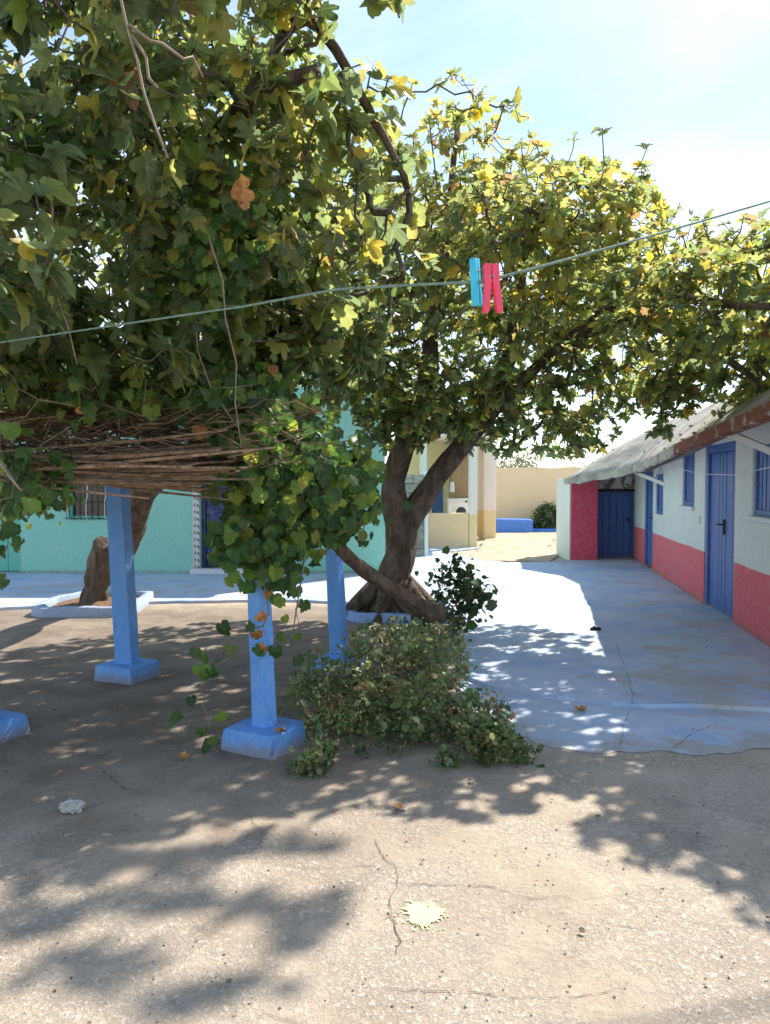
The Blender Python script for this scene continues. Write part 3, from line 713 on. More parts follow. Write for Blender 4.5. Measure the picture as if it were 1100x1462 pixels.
planter('tree_planter', 'pale blue rounded kerb round the leaning fig trunk by the turquoise house', [(-4.28, 9.25), (-4.1, 9.12), (-3.2, 9.15), (-3.05, 9.35), (-3.15, 10.5), (-3.5, 10.75), (-4.2, 10.55), (-4.4, 10.0)], .115, .14, M['kerb'], 1)
planter('tree_planter', 'blue painted kerb round the forked fig trunk beside the vine stump', [(-.46, 8.95), (-.3, 8.78), (.75, 8.75), (.85, 9.0), (.8, 9.85), (.5, 10.05), (-.3, 9.95), (-.5, 9.6)], .10, .12, M['kerb_blue'], 2)

# ------------------------------------------------------------------ leaves
def mirror(half):
    return [(-a, r) for a, r in half[::-1] if 0 < a < 180] + half
FIG_HI = mirror([(0, 1.0), (8, .99), (17, .92), (26, .74), (34, .55), (43, .70), (53, .88), (63, .84), (75, .60), (84, .47), (96, .56), (110, .64), (126, .58), (144, .40), (180, .05)])
FIG_LO = mirror([(0, 1.0), (13, .95), (24, .78), (33, .54), (46, .78), (58, .86), (72, .62), (83, .47), (104, .62), (128, .55), (180, .05)])
FIG_SM = mirror([(0, 1.0), (22, .72), (50, .62), (85, .48), (125, .38), (180, .05)])
VIN_HI = mirror([(0, 1.0), (9, .86), (14, .90), (25, .74), (35, .84), (43, .80), (52, .93), (62, .78), (72, .68), (84, .78), (94, .72), (106, .80), (125, .70), (145, .62), (165, .45), (180, .12)])
VIN_LO = mirror([(0, 1.0), (14, .86), (26, .73), (52, .92), (72, .68), (104, .79), (140, .64), (168, .42), (180, .12)])

def leaf_template(outline, fold=.16, droop=.22, ripple=.06, ring=False, petiole=.45, pw=.02):
    """leaf in local x (across), y (to the tip), z (face); petiole joint at the origin"""
    V = [(0, 0, 0)]; F = []; n = len(outline)
    def w(a, r): return -droop * r * r + fold * abs(math.sin(a)) * r + ripple * math.sin(4 * a + .6) * r
    if ring:
        for a, r in outline: q = R(a); V.append((math.sin(q) * r * .55, math.cos(q) * r * .55, w(q, r * .55)))
    for a, r in outline: q = R(a); V.append((math.sin(q) * r, math.cos(q) * r, w(q, r)))
    for i in range(n):
        j = (i + 1) % n
        if outline[i][0] == 180 and not ring: pass
        F.append((0, 1 + j, 1 + i))
        if ring: F += [(1 + i, 1 + j, 1 + n + j), (1 + i, 1 + n + j, 1 + n + i)]
    b = len(V); V += [(-pw, .02, -.004), (pw, .02, -.004), (pw * .8, -petiole, .1), (-pw * .8, -petiole, .1)]
    F += [(b, b + 1, b + 2), (b, b + 2, b + 3)]
    return np.array(V, float), np.array(F, int)

def tri_mesh(name, V, F, mat, col=None, luv=None):
    me = bpy.data.meshes.new(name); me.vertices.add(len(V)); me.vertices.foreach_set('co', V.astype(np.float32).ravel())
    me.loops.add(F.size); me.loops.foreach_set('vertex_index', F.astype(np.int32).ravel())
    me.polygons.add(len(F)); me.polygons.foreach_set('loop_start', np.arange(0, F.size, 3, dtype=np.int32))
    me.update(calc_edges=True); me.validate()
    if col is not None:
        a = me.attributes.new('lc', 'FLOAT_COLOR', 'POINT'); a.data.foreach_set('color', np.c_[col, np.ones(len(col))].astype(np.float32).ravel())
    if luv is not None:
        a = me.attributes.new('luv', 'FLOAT_VECTOR', 'POINT'); a.data.foreach_set('vector', luv.astype(np.float32).ravel())
    me.shade_smooth(); me.materials.append(mat); return me

def norm(a): return a / np.maximum(np.linalg.norm(a, axis=-1, keepdims=True), 1e-9)

def leaf_frames(axis, normal):
    y = norm(axis); x = norm(np.cross(y, normal)); z = np.cross(x, y)
    return np.stack([x, y, z], -1)            # columns are local axes

def instance(tpl, pos, fr, sc, col):
    V, F = tpl; n = len(pos); k = len(V)
    W = np.einsum('nij,kj->nki', fr, V) * sc[:, None, None] + pos[:, None, :]
    FF = F[None] + (np.arange(n) * k)[:, None, None]
    luv = np.tile(V * [1, 1, 0], (n, 1)); cc = np.repeat(col, k, 0)
    return W.reshape(-1, 3), FF.reshape(-1, 3), cc, luv

def instance_mixed(tpls, pos, fr, sc, col):
    w = np.random.default_rng(3).integers(0, len(tpls), len(pos)); out = [[], [], [], []]; b = 0
    for i, t in enumerate(tpls):
        k = w == i
        if not k.any(): continue
        V, F, c, l = instance(t, pos[k], fr[k], sc[k], col[k]); out[0].append(V); out[1].append(F + b); out[2].append(c); out[3].append(l); b += len(V)
    return [np.concatenate(o) for o in out]

def screen(pos):
    d = pos - np.array([0, 0, CAM_H]); c, s = math.cos(PITCH), math.sin(PITCH)
    z = d[:, 1] * c - d[:, 2] * s; y = d[:, 1] * s + d[:, 2] * c
    z = np.maximum(z, .05); return 550 + FPX * d[:, 0] / z, 731 - FPX * y / z, z

def make_crown(parent, pos, fr, sc, col, tplo, hi_out, mat, part, leafname, hi_kw, nmax=300):
    """the leaves that show largest become single leaf objects, the rest one crown part"""
    x, y, z = screen(pos); size = sc * FPX / z
    ok = (x > -20) & (x < 1120) & (y > -20) & (y < 1100) & (z > .8)
    cell = (np.floor(x / 22).astype(int) * 1000 + np.floor(y / 22).astype(int)); front = np.zeros(len(pos), bool)
    order = np.argsort(z); seen = set()
    for i in order:
        if ok[i] and cell[i] not in seen: seen.add(cell[i]); front[i] = True
    cand = np.where(front)[0]; pick = cand[np.argsort(-size[cand])][:nmax]
    rest = np.ones(len(pos), bool); rest[pick] = False
    base = np.array(root_of(parent).location)
    V, F, cc, lu = instance_mixed(tplo, pos[rest] - base, fr[rest], sc[rest], col[rest])
    crown = bpy.data.objects.new(part, tri_mesh(part, V, F, mat, cc, lu)); C.objects.link(crown); crown.parent = parent; crown['kind'] = 'stuff'
    # leaf variants share mesh data: group the picked leaves by colour
    cs = col[pick]; nv = 14
    lum = cs @ np.array([.6, .5, -.5]); q = np.argsort(lum); groups = np.array_split(q, nv)
    for gi, gset in enumerate(groups):
        kw = dict(hi_kw); kw['fold'] = random.uniform(-.05, .85); kw['droop'] = random.uniform(-.2, .7); kw['ripple'] = random.uniform(.04, .12)
        out = wonky(hi_out, gi + 50)
        tv, tf = leaf_template(out, ring=True, **kw)
        me = tri_mesh(leafname, tv, tf, mat, np.tile(cs[gset].mean(0), (len(tv), 1)), tv * [1, 1, 0])
        for j in gset:
            i = pick[j]; m4 = Matrix.Identity(4)
            f = fr[i] * sc[i]
            for r_ in range(3):
                for c_ in range(3): m4[r_][c_] = f[r_, c_]
                m4[r_][3] = pos[i][r_] - base[r_]
            o = bpy.data.objects.new(leafname, me); C.objects.link(o); o.parent = crown; o.matrix_local = m4
    return crown

def blob_points(blobs, rg):
    out = []
    for (c, r, n, shell) in blobs:
        d = norm(rg.normal(size=(n, 3))); t = rg.random(n) ** (1 / 3 if not shell else 1 / 7)
        out.append(np.array(c) + d * t[:, None] * np.array(r))
    return np.concatenate(out)

def grow(limbs, pts, rg, seg=.16, sag=.12, jit=.03, hpen=.0):
    """limbs: [(points, radii)]; every target point is joined to the nearest wood by a bent twig"""
    pos = []; par = []; fixed = []
    for P, Rr in limbs:
        for a in range(len(P)):
            if a == 0:
                pos.append(P[0]); par.append(-1); fixed.append(Rr[0]); last = len(pos) - 1; continue
            A, B = np.array(P[a - 1], float), np.array(P[a], float); n = max(1, int(np.linalg.norm(B - A) / .25))
            for q in range(1, n + 1):
                pos.append(A + (B - A) * q / n); par.append(last); fixed.append(Rr[a - 1] + (Rr[a] - Rr[a - 1]) * q / n); last = len(pos) - 1
    nl = len(pos); cap = nl + len(pts) * 14; X = np.zeros((cap, 3)); X[:nl] = np.array([np.array(p, float) for p in pos]); cnt = nl
    d0 = np.min(np.linalg.norm(pts[:, None] - X[None, :nl], axis=2), 1); tips = []
    for i in np.argsort(d0):
        t = pts[i]; d = X[:cnt] - t; dist = np.linalg.norm(d, axis=1)
        k = int(np.argmin(dist + .25 * np.maximum(0, X[:cnt, 2] - t[2]) + hpen * np.hypot(d[:, 0], d[:, 1]))); L = dist[k]; n = min(12, max(2, int(L / seg)))
        prev = k; a = X[k].copy(); bow = rg.normal(size=3) * jit * L * 2; 
        for q in range(1, n + 1):
            u = q / n; s = math.sin(math.pi * u)
            X[cnt] = a + (t - a) * u + bow * s + np.array([0, 0, -sag * L * s]) + rg.normal(size=3) * jit * .25 * (u < 1)
            par.append(prev); fixed.append(0); prev = cnt; cnt += 1
        tips.append(prev)
    return X[:cnt], np.array(par), np.array(fixed), np.array(tips), nl

def wood_mesh(X, par, fixed, nl, rt, sides=4, only=None, rmax=.06):
    n = len(X); cntd = np.zeros(n)
    haschild = np.zeros(n, bool); haschild[par[par >= 0]] = True
    cntd[~haschild] = 1
    for i in range(n - 1, nl - 1, -1): cntd[par[i]] += cntd[i]
    rad = np.minimum(rt * np.maximum(cntd, 1) ** .42, rmax); rad[:nl] = np.where(fixed[:nl] > 0, np.minimum(fixed[:nl], rmax * 2), rad[:nl])
    idx = np.arange(nl, n); A = X[par[idx]]; B = X[idx]; d = norm(B - A)
    up = np.where(np.abs(d[:, 2:3]) > .9, np.array([[1., 0, 0]]), np.array([[0, 0, 1.]])); u = norm(np.cross(d, up)); w = np.cross(d, u)
    ra = np.minimum(rad[par[idx]], rad[idx] * 1.35)[:, None]; rb = rad[idx][:, None]; V = []
    for base, r in ((A, ra), (B + d * .004, rb)):
        for j in range(sides):
            t = 2 * math.pi * j / sides; V.append(base + (u * math.cos(t) + w * math.sin(t)) * r)
    V = np.stack(V, 1); m = len(idx); F = []
    for j in range(sides):
        k = (j + 1) % sides; F += [(j, k, sides + k), (j, sides + k, sides + j)]
    F = np.array(F)[None] + (np.arange(m) * 2 * sides)[:, None, None]
    return V.reshape(-1, 3), F.reshape(-1, 3)

def palette(n, rg, cols, wts, var=.18):
    c = np.array(cols)[rg.choice(len(cols), n, p=np.array(wts) / sum(wts))]
    return np.clip(c * (1 + rg.normal(size=(n, 1)) * var) * (1 + rg.normal(size=(n, 3)) * var * .35), .004, .9)

def fig_leaves(X, par, tips, rg, per=(4, 8), size=(.14, .24), colfn=None, up=.55, droop=.25, sparse=None):
    P = []; A = []; Nn = []; Sz = []
    for t in tips:
        p = X[t]; d = X[t] - X[par[t]]; d = d / (np.linalg.norm(d) + 1e-6); d = d + np.array([0, 0, .5]); d /= np.linalg.norm(d)
        k = rg.integers(*per); ph = rg.random() * 6.28
        u = np.cross(d, [.3, .2, .9]); u /= np.linalg.norm(u) + 1e-6; w = np.cross(d, u); s0 = rg.uniform(*size)
        if sparse is not None and sparse(p): k = rg.integers(2, 6); s0 *= .8
        for i in range(k):
            a = ph + i * 2.4 + rg.normal() * .25; el = rg.uniform(.1, 1.15)
            ax = (u * math.cos(a) + w * math.sin(a)) * math.cos(el) + d * math.sin(el)
            s = s0 * rg.uniform(.65, 1.15); pet = s * .45
            blade = ax + np.array([0, 0, -droop * rg.uniform(.4, 2.6)]); nrm = d * .6 + np.array([0, 0, up]) + rg.normal(size=3) * .35
            P.append(p - d * rg.uniform(0, .07) + ax * pet); A.append(blade); Nn.append(nrm); Sz.append(s)
    P = np.array(P); A = np.array(A); Nn = np.array(Nn); Sz = np.array(Sz)
    return P, leaf_frames(A, Nn), Sz

def wonky(out, seed):
    r_ = random.Random(seed); k = r_.uniform(.72, 1.05); sk = r_.uniform(-8, 8); pw_ = r_.choice((.55, .8, 1, 1.2, 1.5))
    return [(a + sk * math.sin(R(a)) ** 2 if abs(a) < 179 else a, (r ** pw_ if abs(a) < 140 else r) * (1 - (1 - k) * abs(math.sin(R(a)))) * r_.uniform(.9, 1.08)) for a, r in out]
TPL_FIG = [leaf_template(wonky(FIG_LO, i), f, d, rp_) for i, (f, d, rp_) in enumerate(((.1, .15, .06), (.3, .35, .04), (.5, .2, .05), (.2, .65, .08), (-.1, .4, .1), (.35, -.15, .06), (.7, .4, .05), (.9, .3, .08), (.4, .8, .1), (.6, -.3, .1)))]
TPL_VINES = [leaf_template(wonky(VIN_LO, i + 20), f, d, rp_) for i, (f, d, rp_) in enumerate(((.1, .15, .07), (.3, .3, .08), (.45, .2, .05), (.15, .5, .1), (-.1, .35, .1)))]

FIGCOL = [(.066, .108, .038), (.118, .162, .046), (.20, .225, .048), (.28, .255, .05), (.44, .32, .04), (.24, .12, .045)]

def trunk_mesh(limbs, parent, mat, name='trunk', n=12, jit=.05):
    m = MB()
    for P, Rr in limbs:
        # smooth the hand-set limb with a Catmull-Rom curve
        Q = []; q = []; K = len(P)
        for i in range(K - 1):
            p0, p1, p2, p3 = (Vector(P[max(i - 1, 0)]), Vector(P[i]), Vector(P[i + 1]), Vector(P[min(i + 2, K - 1)])); st = 5
            for s in range(st):
                t = s / st; Q.append(.5 * ((2 * p1) + (p2 - p0) * t + (2 * p0 - 5 * p1 + 4 * p2 - p3) * t * t + (-p0 + 3 * p1 - 3 * p2 + p3) * t ** 3)); q.append(Rr[i] + (Rr[i + 1] - Rr[i]) * t)
        Q.append(Vector(P[-1])); q.append(Rr[-1]); big = Rr[0] > .1
        b0 = len(m.v); nn = 18 if big else 6; m.tube(Q, q, nn, jit * .4 if big else jit)
        if big:                                   # twisted ribs and knots
            for ii, c_ in enumerate(Q):
                for jj in range(nn):
                    v = Vector(m.v[b0 + ii * nn + jj]); a = 2 * math.pi * jj / nn + ii * .16
                    f = 1 + .09 * math.sin(2 * a + ii * .07) + .06 * math.sin(5 * a - ii * .21) + .05 * math.sin(ii * .9 + 1.7 * a)
                    m.v[b0 + ii * nn + jj] = tuple(c_ + (v - c_) * f)
    return m.build(name, mat, parent, True)

# ------------------------------------------------------------------ forked fig tree (middle of the yard)
rg = np.random.default_rng(21)
f2 = thing('fig_tree', 'forked fig tree with yellowing crown standing in the blue kerbed planter', 'tree', (.08, 9.25, 0))
limbs2 = [([(.06, 9.25, -.05), (.07, 9.25, .12), (.10, 9.25, .45), (.20, 9.25, .82), (.17, 9.25, 1.15), (.10, 9.22, 1.55), (.19, 9.15, 1.95), (.38, 9.05, 2.35), (.5, 8.9, 2.9), (.55, 8.8, 3.6), (.7, 8.7, 4.4)], [.36, .28, .21, .18, .165, .15, .14, .13, .11, .08, .05]),
          ([(.19, 9.22, .95), (.34, 9.2, 1.25), (.58, 9.15, 1.62), (.88, 9.05, 2.02), (1.15, 8.9, 2.35), (1.7, 8.6, 2.9), (2.3, 8.3, 3.4), (2.9, 8.0, 3.6)], [.13, .145, .135, .12, .09, .062, .046, .03]),
          ([(1.15, 8.9, 2.35), (1.4, 8.8, 3.0), (1.5, 8.7, 3.8), (1.6, 8.6, 4.6)], [.10, .09, .07, .04]),
          ([(2.0, 8.45, 3.15), (2.5, 8.0, 3.25), (3.1, 7.7, 3.0), (3.6, 7.5, 2.6)], [.07, .06, .05, .03]),
          ([(1.6, 8.6, 4.3), (1.55, 7.8, 4.2), (1.45, 7.0, 4.0), (1.2, 6.7, 3.95)], [.05, .04, .03, .015]),
          ([(2.5, 8.0, 3.25), (2.7, 7.2, 3.3), (3.1, 6.6, 3.1), (3.7, 6.3, 3.1), (4.2, 6.2, 3.4)], [.05, .045, .035, .03, .02]),
          ([(.38, 9.05, 2.35), (-.1, 8.8, 2.9), (-.6, 8.5, 3.4), (-.9, 8.2, 4.0)], [.10, .085, .06, .04]),
          ([(2.9, 8.0, 3.6), (3.6, 7.7, 3.9), (4.3, 7.4, 4.0)], [.05, .04, .025]),
          ([(.7, 8.7, 4.4), (.75, 8.6, 5.1), (.8, 8.5, 5.6)], [.05, .035, .02])]
trunk_mesh(limbs2, f2, M['bark'])
# root flare
m = MB()
for a in (20, 95, 160, 200, 250, 300, 340):
    d = Vector((math.cos(R(a)), math.sin(R(a)), 0)); L = random.uniform(.5, .72)
    m.tube([Vector((.08, 9.25, .42)) + d * .12, Vector((.08, 9.25, .2)) + d * L * .6, Vector((.08, 9.25, .0)) + d * L], [.13, .10, .05], 8, .1)
m.build('root', M['bark'], f2, True)
blobs2 = [((.75, 9.1, 3.55), (2.0, 2.3, 1.25), 820, True), ((.75, 8.9, 3.5), (1.7, 1.8, 1.0), 330, False), ((.7, 8.6, 4.9), (1.1, 1.3, 1.05), 240, False), ((1.7, 8.8, 4.2), (1.5, 1.8, .95), 380, True), ((3.2, 8.9, 3.55), (1.5, 2.1, .95), 520, False),
          ((4.5, 8.0, 3.7), (1.0, 1.7, .9), 200, False), ((-.7, 8.6, 3.7), (1.0, 1.6, 1.2), 380, False), ((2.1, 9.3, 2.6), (1.2, 1.5, .42), 170, False), ((3.6, 8.2, 2.75), (.7, .9, .4), 130, False), ((0.3, 8.8, 2.6), (1.1, 1.2, .42), 200, False), ((1.75, 9.3, 2.2), (1.05, .8, .26), 110, False), ((3.05, 8.4, 2.5), (.35, .4, .38), 60, False), ((.35, 8.7, 2.3), (.75, .6, .28), 110, False),
          ((2.65, 6.6, 3.1), (.85, .6, .5), 190, False), ((1.5, 6.9, 3.9), (1.0, .6, .45), 170, False), ((3.6, 6.2, 2.9), (.55, .5, .4), 70, False), ((4.3, 6.2, 3.6), (.9, .8, .6), 190, False)]
pts2 = blob_points(blobs2, rg)
X, par, fixed, tips, nl = grow(limbs2, pts2, rg, .14, .17, .02, .3)
def add_whips(X, par, fixed, tips, rg, sel, n, length=(.25, .6)):
    """bare shoots that bend up and out of the crown"""
    cand = [t for t in tips if sel(X[t])]; cen = X[tips].mean(0); XX = list(X); pp = list(par); ff = list(fixed); new = []
    for t in rg.choice(cand, n, replace=False):
        d = (X[t] - cen) * np.array([1, 1, .6]); d = d / np.linalg.norm(d) + rg.normal(size=3) * .45; d[2] = abs(d[2]) * .3 - .15; d /= np.linalg.norm(d); L = rg.uniform(*length); prev = t; p = X[t].copy()
        for q in range(6):
            d = d + np.array([0, 0, .22]) + rg.normal(size=3) * .07; d /= np.linalg.norm(d); p = p + d * L / 6; XX.append(p.copy()); pp.append(prev); ff.append(0); prev = len(XX) - 1
        new.append(prev)
    return np.array(XX), np.array(pp), np.array(ff), np.concatenate([tips, new]), np.array(new)
X, par, fixed, tips, wtips = add_whips(X, par, fixed, tips, rg, lambda p: p[2] > 3.9 + .12 * abs(p[0] - .8), 80, (.15, .42))
wset = {tuple(np.round(X[w], 4)) for w in wtips}
V, F = wood_mesh(X, par, fixed, nl, .0048, 4)
tw = bpy.data.objects.new('twigs', tri_mesh('twigs', V - np.array(f2.location), F, M['twig'])); C.objects.link(tw); tw.parent = f2; tw['kind'] = 'stuff'
P, FR, SZ = fig_leaves(X, par, tips, rg, (3, 8), (.05, .115), sparse=lambda p: tuple(np.round(p, 4)) in wset or p[2] > 5.1 and rg.random() < .5 or rg.random() < .06)
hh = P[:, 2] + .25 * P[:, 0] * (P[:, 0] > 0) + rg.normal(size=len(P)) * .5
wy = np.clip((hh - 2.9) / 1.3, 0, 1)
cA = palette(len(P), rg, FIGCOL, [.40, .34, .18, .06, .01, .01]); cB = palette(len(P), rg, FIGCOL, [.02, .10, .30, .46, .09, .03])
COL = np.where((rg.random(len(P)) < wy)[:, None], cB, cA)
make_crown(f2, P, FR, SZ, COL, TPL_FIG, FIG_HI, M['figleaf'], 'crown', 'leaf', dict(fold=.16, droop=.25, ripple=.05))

# ------------------------------------------------------------------ leaning fig tree that overhangs the pergola
rg = np.random.default_rng(5)
f1 = thing('fig_tree', 'large leaning fig tree with dark leaves overhanging the reed pergola', 'tree', (-3.78, 10.0, 0))
limbs1 = [([(-3.80, 10, -.05), (-3.79, 10, .1), (-3.72, 9.98, .32), (-3.50, 9.95, .62), (-3.28, 9.9, .9), (-3.17, 9.8, 1.15), (-3.02, 9.6, 1.45), (-2.72, 9.3, 1.75), (-2.5, 8.7, 2.05), (-2.3, 7.6, 2.5), (-1.95, 6.3, 2.95), (-1.45, 5.2, 3.35), (-.8, 4.4, 3.7), (-.35, 4.1, 3.75)], [.24, .175, .155, .15, .145, .15, .155, .145, .135, .12, .10, .075, .055, .03]),
          ([(-3.74, 9.97, .3), (-3.68, 9.9, .55), (-3.60, 9.84, .78), (-3.57, 9.82, .83)], [.15, .16, .155, .13]),
          ([(-2.5, 8.7, 2.05), (-3.0, 7.4, 2.7), (-3.2, 5.8, 3.2), (-2.9, 4.4, 3.4), (-2.5, 3.4, 3.3)], [.11, .10, .08, .05, .03]),
          ([(-1.95, 6.3, 2.95), (-1.5, 5.6, 3.9), (-1.2, 5.0, 4.6)], [.07, .06, .035]),
          ([(-3.2, 5.8, 3.2), (-2.7, 4.7, 2.7), (-2.35, 3.7, 2.35), (-1.9, 3.0, 2.25), (-1.5, 2.7, 2.35)], [.06, .05, .04, .03, .015]),
          ([(-.8, 4.4, 3.7), (-.45, 4.5, 4.25), (-.05, 4.7, 3.75), (.15, 4.9, 3.45)], [.04, .035, .028, .012]),
          ([(-1.45, 5.2, 3.35), (-1.3, 4.1, 3.9), (-1.1, 3.3, 4.1)], [.05, .04, .025])]
trunk_mesh(limbs1, f1, M['bark'])
blobs1 = [((-2.0, 5.0, 3.35), (1.7, 1.6, 1.2), 580, True), ((-2.0, 5.0, 3.2), (1.3, 1.3, .9), 159, False), ((-1.15, 4.3, 4.0), (.9, 1.1, .9), 319, False), ((-1.9, 3.1, 2.55), (.65, .6, .5), 101, False), ((-3.1, 7.3, 3.3), (1.5, 2.0, 1.2), 217, False),
          ((-1.0, 5.3, 2.75), (.7, .8, .7), 217, False), ((-.15, 4.7, 3.75), (.35, .4, .35), 31, False), ((-1.7, 3.6, 3.4), (.9, .7, .7), 174, False), ((-2.6, 4.2, 2.5), (1.0, .9, .5), 203, False), ((-1.6, 4.6, 2.35), (.9, .6, .35), 130, False), ((-1.0, 3.4, 4.3), (.6, .7, .5), 101, False), ((-.65, 4.9, 3.3), (.6, .8, .95), 188, False), ((-.2, 5.6, 3.3), (.5, .6, .9), 87, False), ((-.55, 5.6, 2.7), (.5, .6, .6), 159, False), ((-.3, 4.2, 4.35), (.45, .4, .35), 49, False), ((-2.6, 6.3, 2.3), (1.2, .6, .35), 217, False), ((-1.5, 6.2, 2.25), (.6, .5, .3), 87, False)]
pts1 = blob_points(blobs1, rg); 
X, par, fixed, tips, nl = grow(limbs1, pts1, rg, .16, .10, .04)
V, F = wood_mesh(X, par, fixed, nl, .0045, 4)
tw = bpy.data.objects.new('twigs', tri_mesh('twigs', V - np.array(f1.location), F, M['twig'])); C.objects.link(tw); tw.parent = f1; tw['kind'] = 'stuff'
P, FR, SZ = fig_leaves(X, par, tips, rg, (3, 8), (.038, .125), None, .5, .45, lambda p: rg.random() < .1)
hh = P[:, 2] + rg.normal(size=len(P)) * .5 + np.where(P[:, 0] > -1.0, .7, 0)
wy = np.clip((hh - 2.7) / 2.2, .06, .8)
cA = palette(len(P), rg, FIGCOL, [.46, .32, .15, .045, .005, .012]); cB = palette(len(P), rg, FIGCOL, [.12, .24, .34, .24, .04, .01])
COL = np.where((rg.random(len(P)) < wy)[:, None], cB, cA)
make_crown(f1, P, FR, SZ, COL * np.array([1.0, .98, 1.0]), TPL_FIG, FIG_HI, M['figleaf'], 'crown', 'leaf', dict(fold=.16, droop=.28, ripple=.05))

# ------------------------------------------------------------------ grape vine on the pergola
rg = np.random.default_rng(9)
vn = thing('grape_vine', 'old grape vine leaning from the shrub and draping the blue pergola post', 'vine', (.29, 6.2, 0))
vl = [([(.29, 6.2, -.03), (.28, 6.2, .18), (.31, 6.18, .34), (.335, 6.16, .46)], [.075, .065, .06, .075]),
      ([(.47, 6.1, .565), (.36, 6.13, .56), (.2, 6.1, .67), (-.05, 6.0, .84), (-.26, 5.85, 1.02), (-.37, 5.75, 1.17), (-.42, 5.65, 1.4), (-.45, 5.5, 1.75), (-.7, 5.3, 1.95), (-1.2, 5.1, 2.05), (-1.9, 4.9, 2.05), (-2.6, 4.8, 2.0)], [.085, .085, .07, .06, .056, .055, .05, .045, .04, .03, .025, .02]),
      ([(-.7, 5.3, 1.95), (-.95, 4.95, 2.4), (-1.05, 4.6, 2.9), (-1.4, 4.2, 3.2), (-1.75, 3.9, 3.5)], [.03, .024, .02, .015, .01])]
trunk_mesh(vl, vn, M['vinebark'], 'trunk', 10, .08)
vblobs = [((-.62, 4.55, 1.62), (.36, .3, .38), 190, False), ((-.42, 4.75, 1.5), (.34, .3, .34), 130, False), ((-.72, 4.45, 1.28), (.24, .2, .26), 90, False), ((-.30, 5.2, 1.55), (.30, .4, .32), 120, False), ((-.85, 4.75, 2.0), (.45, .45, .3), 90, False),
          ((-1.9, 4.4, 2.15), (1.1, .45, .2), 40, False), ((-1.9, 4.1, 1.68), (.16, .12, .16), 16, False), ((-3.15, 6.6, 1.52), (.4, .4, .16), 60, False), ((-3.6, 7.0, 1.48), (.8, .5, .22), 80, False),
          ((-1.75, 3.9, 3.25), (.25, .3, .35), 60, False), ((-.95, 4.3, 3.0), (.3, .35, .5), 80, False)]
vp = blob_points(vblobs, rg)
# trailing shoots down the front post and towards its foot
trail = []
for a, b, n, sw in (((-.70, 4.5, .95), (-.70, 4.48, .55), 3, .03), ((-.95, 4.40, .80), (-1.12, 4.2, .16), 7, .05), ((-.85, 4.4, .7), (-1.02, 4.3, .45), 6, .04), ((-.62, 4.9, 1.0), (-.60, 4.9, .62), 6, .03), ((-1.76, 3.45, 2.0), (-1.74, 3.45, 1.3), 10, .035)):
    for i in range(n):
        t = i / (n - 1); trail.append(np.array(a) * (1 - t) + np.array(b) * t + rg.normal(size=3) * sw)
vp = np.concatenate([vp, np.array(trail)])
X, par, fixed, tips, nl = grow(vl, vp, rg, .12, .05, .05)
V, F = wood_mesh(X, par, fixed, nl, .0022, 3, rmax=.012)
tw = bpy.data.objects.new('canes', tri_mesh('canes', V - np.array(vn.location), F, M['cane'])); C.objects.link(tw); tw.parent = vn; tw['kind'] = 'stuff'
P = []; A = []; Nn = []; Sz = []
ctr = np.array([-1.2, 5.4, 1.7])
for t in tips:
    p = X[t]
    for i in range(rg.integers(2, 6) if p[2] > 1.0 else rg.integers(1, 3)):
        out = (p - ctr) * np.array([1, 1, .3]); out /= np.linalg.norm(out) + .1
        q = p + rg.normal(size=3) * .06
        P.append(q); A.append(np.array([rg.normal() * .45, rg.normal() * .35 - .1, -1.0 + rg.normal() * .5]) + out * .25)
        Nn.append(out * .8 + np.array([0, -.35, .45]) + rg.normal(size=3) * .4); Sz.append(rg.uniform(.032, .07))
P = np.array(P); FR = leaf_frames(np.array(A), np.array(Nn)); SZ = np.array(Sz)
VC = [(.036, .085, .022), (.07, .14, .028), (.14, .215, .036), (.24, .29, .04), (.40, .17, .05)]
w0 = palette(len(P), rg, VC, [.36, .34, .2, .08, .02])
make_crown(vn, P, FR, SZ, w0, TPL_VINES, VIN_HI, M['vineleaf'], 'foliage', 'leaf', dict(fold=.12, droop=.2, ripple=.07))
# bare hanging canes
for pl in ([(150, -80, 2.7), (168, -20, 2.62), (182, 40, 2.6), (196, 85, 2.6), (205, 130, 2.6), (222, 180, 2.58), (240, 225, 2.56)], [(184, 35, 2.6), (215, 58, 2.64), (232, 62, 2.68), (262, 84, 2.72), (275, 80, 2.8), (290, 110, 2.85)], [(188, 50, 2.6), (208, 80, 2.64), (212, 110, 2.66), (225, 125, 2.66)], [(286, 300, 4.1), (300, 345, 4.0), (318, 400, 4.02), (322, 455, 4.0), (338, 520, 4.0), (336, 575, 4.0), (345, 640, 4.05)], [(235, 260, 4.35), (250, 310, 4.3), (262, 370, 4.32), (278, 430, 4.3), (282, 500, 4.35), (300, 550, 4.3), (338, 610, 4.3)],
           [(70, 260, 3.6), (75, 300, 3.6), (74, 360, 3.62), (80, 420, 3.6), (98, 470, 3.65), (110, 520, 3.7)], [(435, 790, 4.7), (430, 830, 4.72), (422, 880, 4.7), (415, 925, 4.7)], [(-30, 640, 3.2), (0, 660, 3.2), (14, 682, 3.2), (30, 700, 3.2)]):
    m = MB(); P_ = [at(*p) for p in pl]; m.tube(P_, [.0062 * (1 - .5 * i / len(P_)) for i in range(len(P_))], 6, .15); m.build('cane', M['cane'], vn, True)

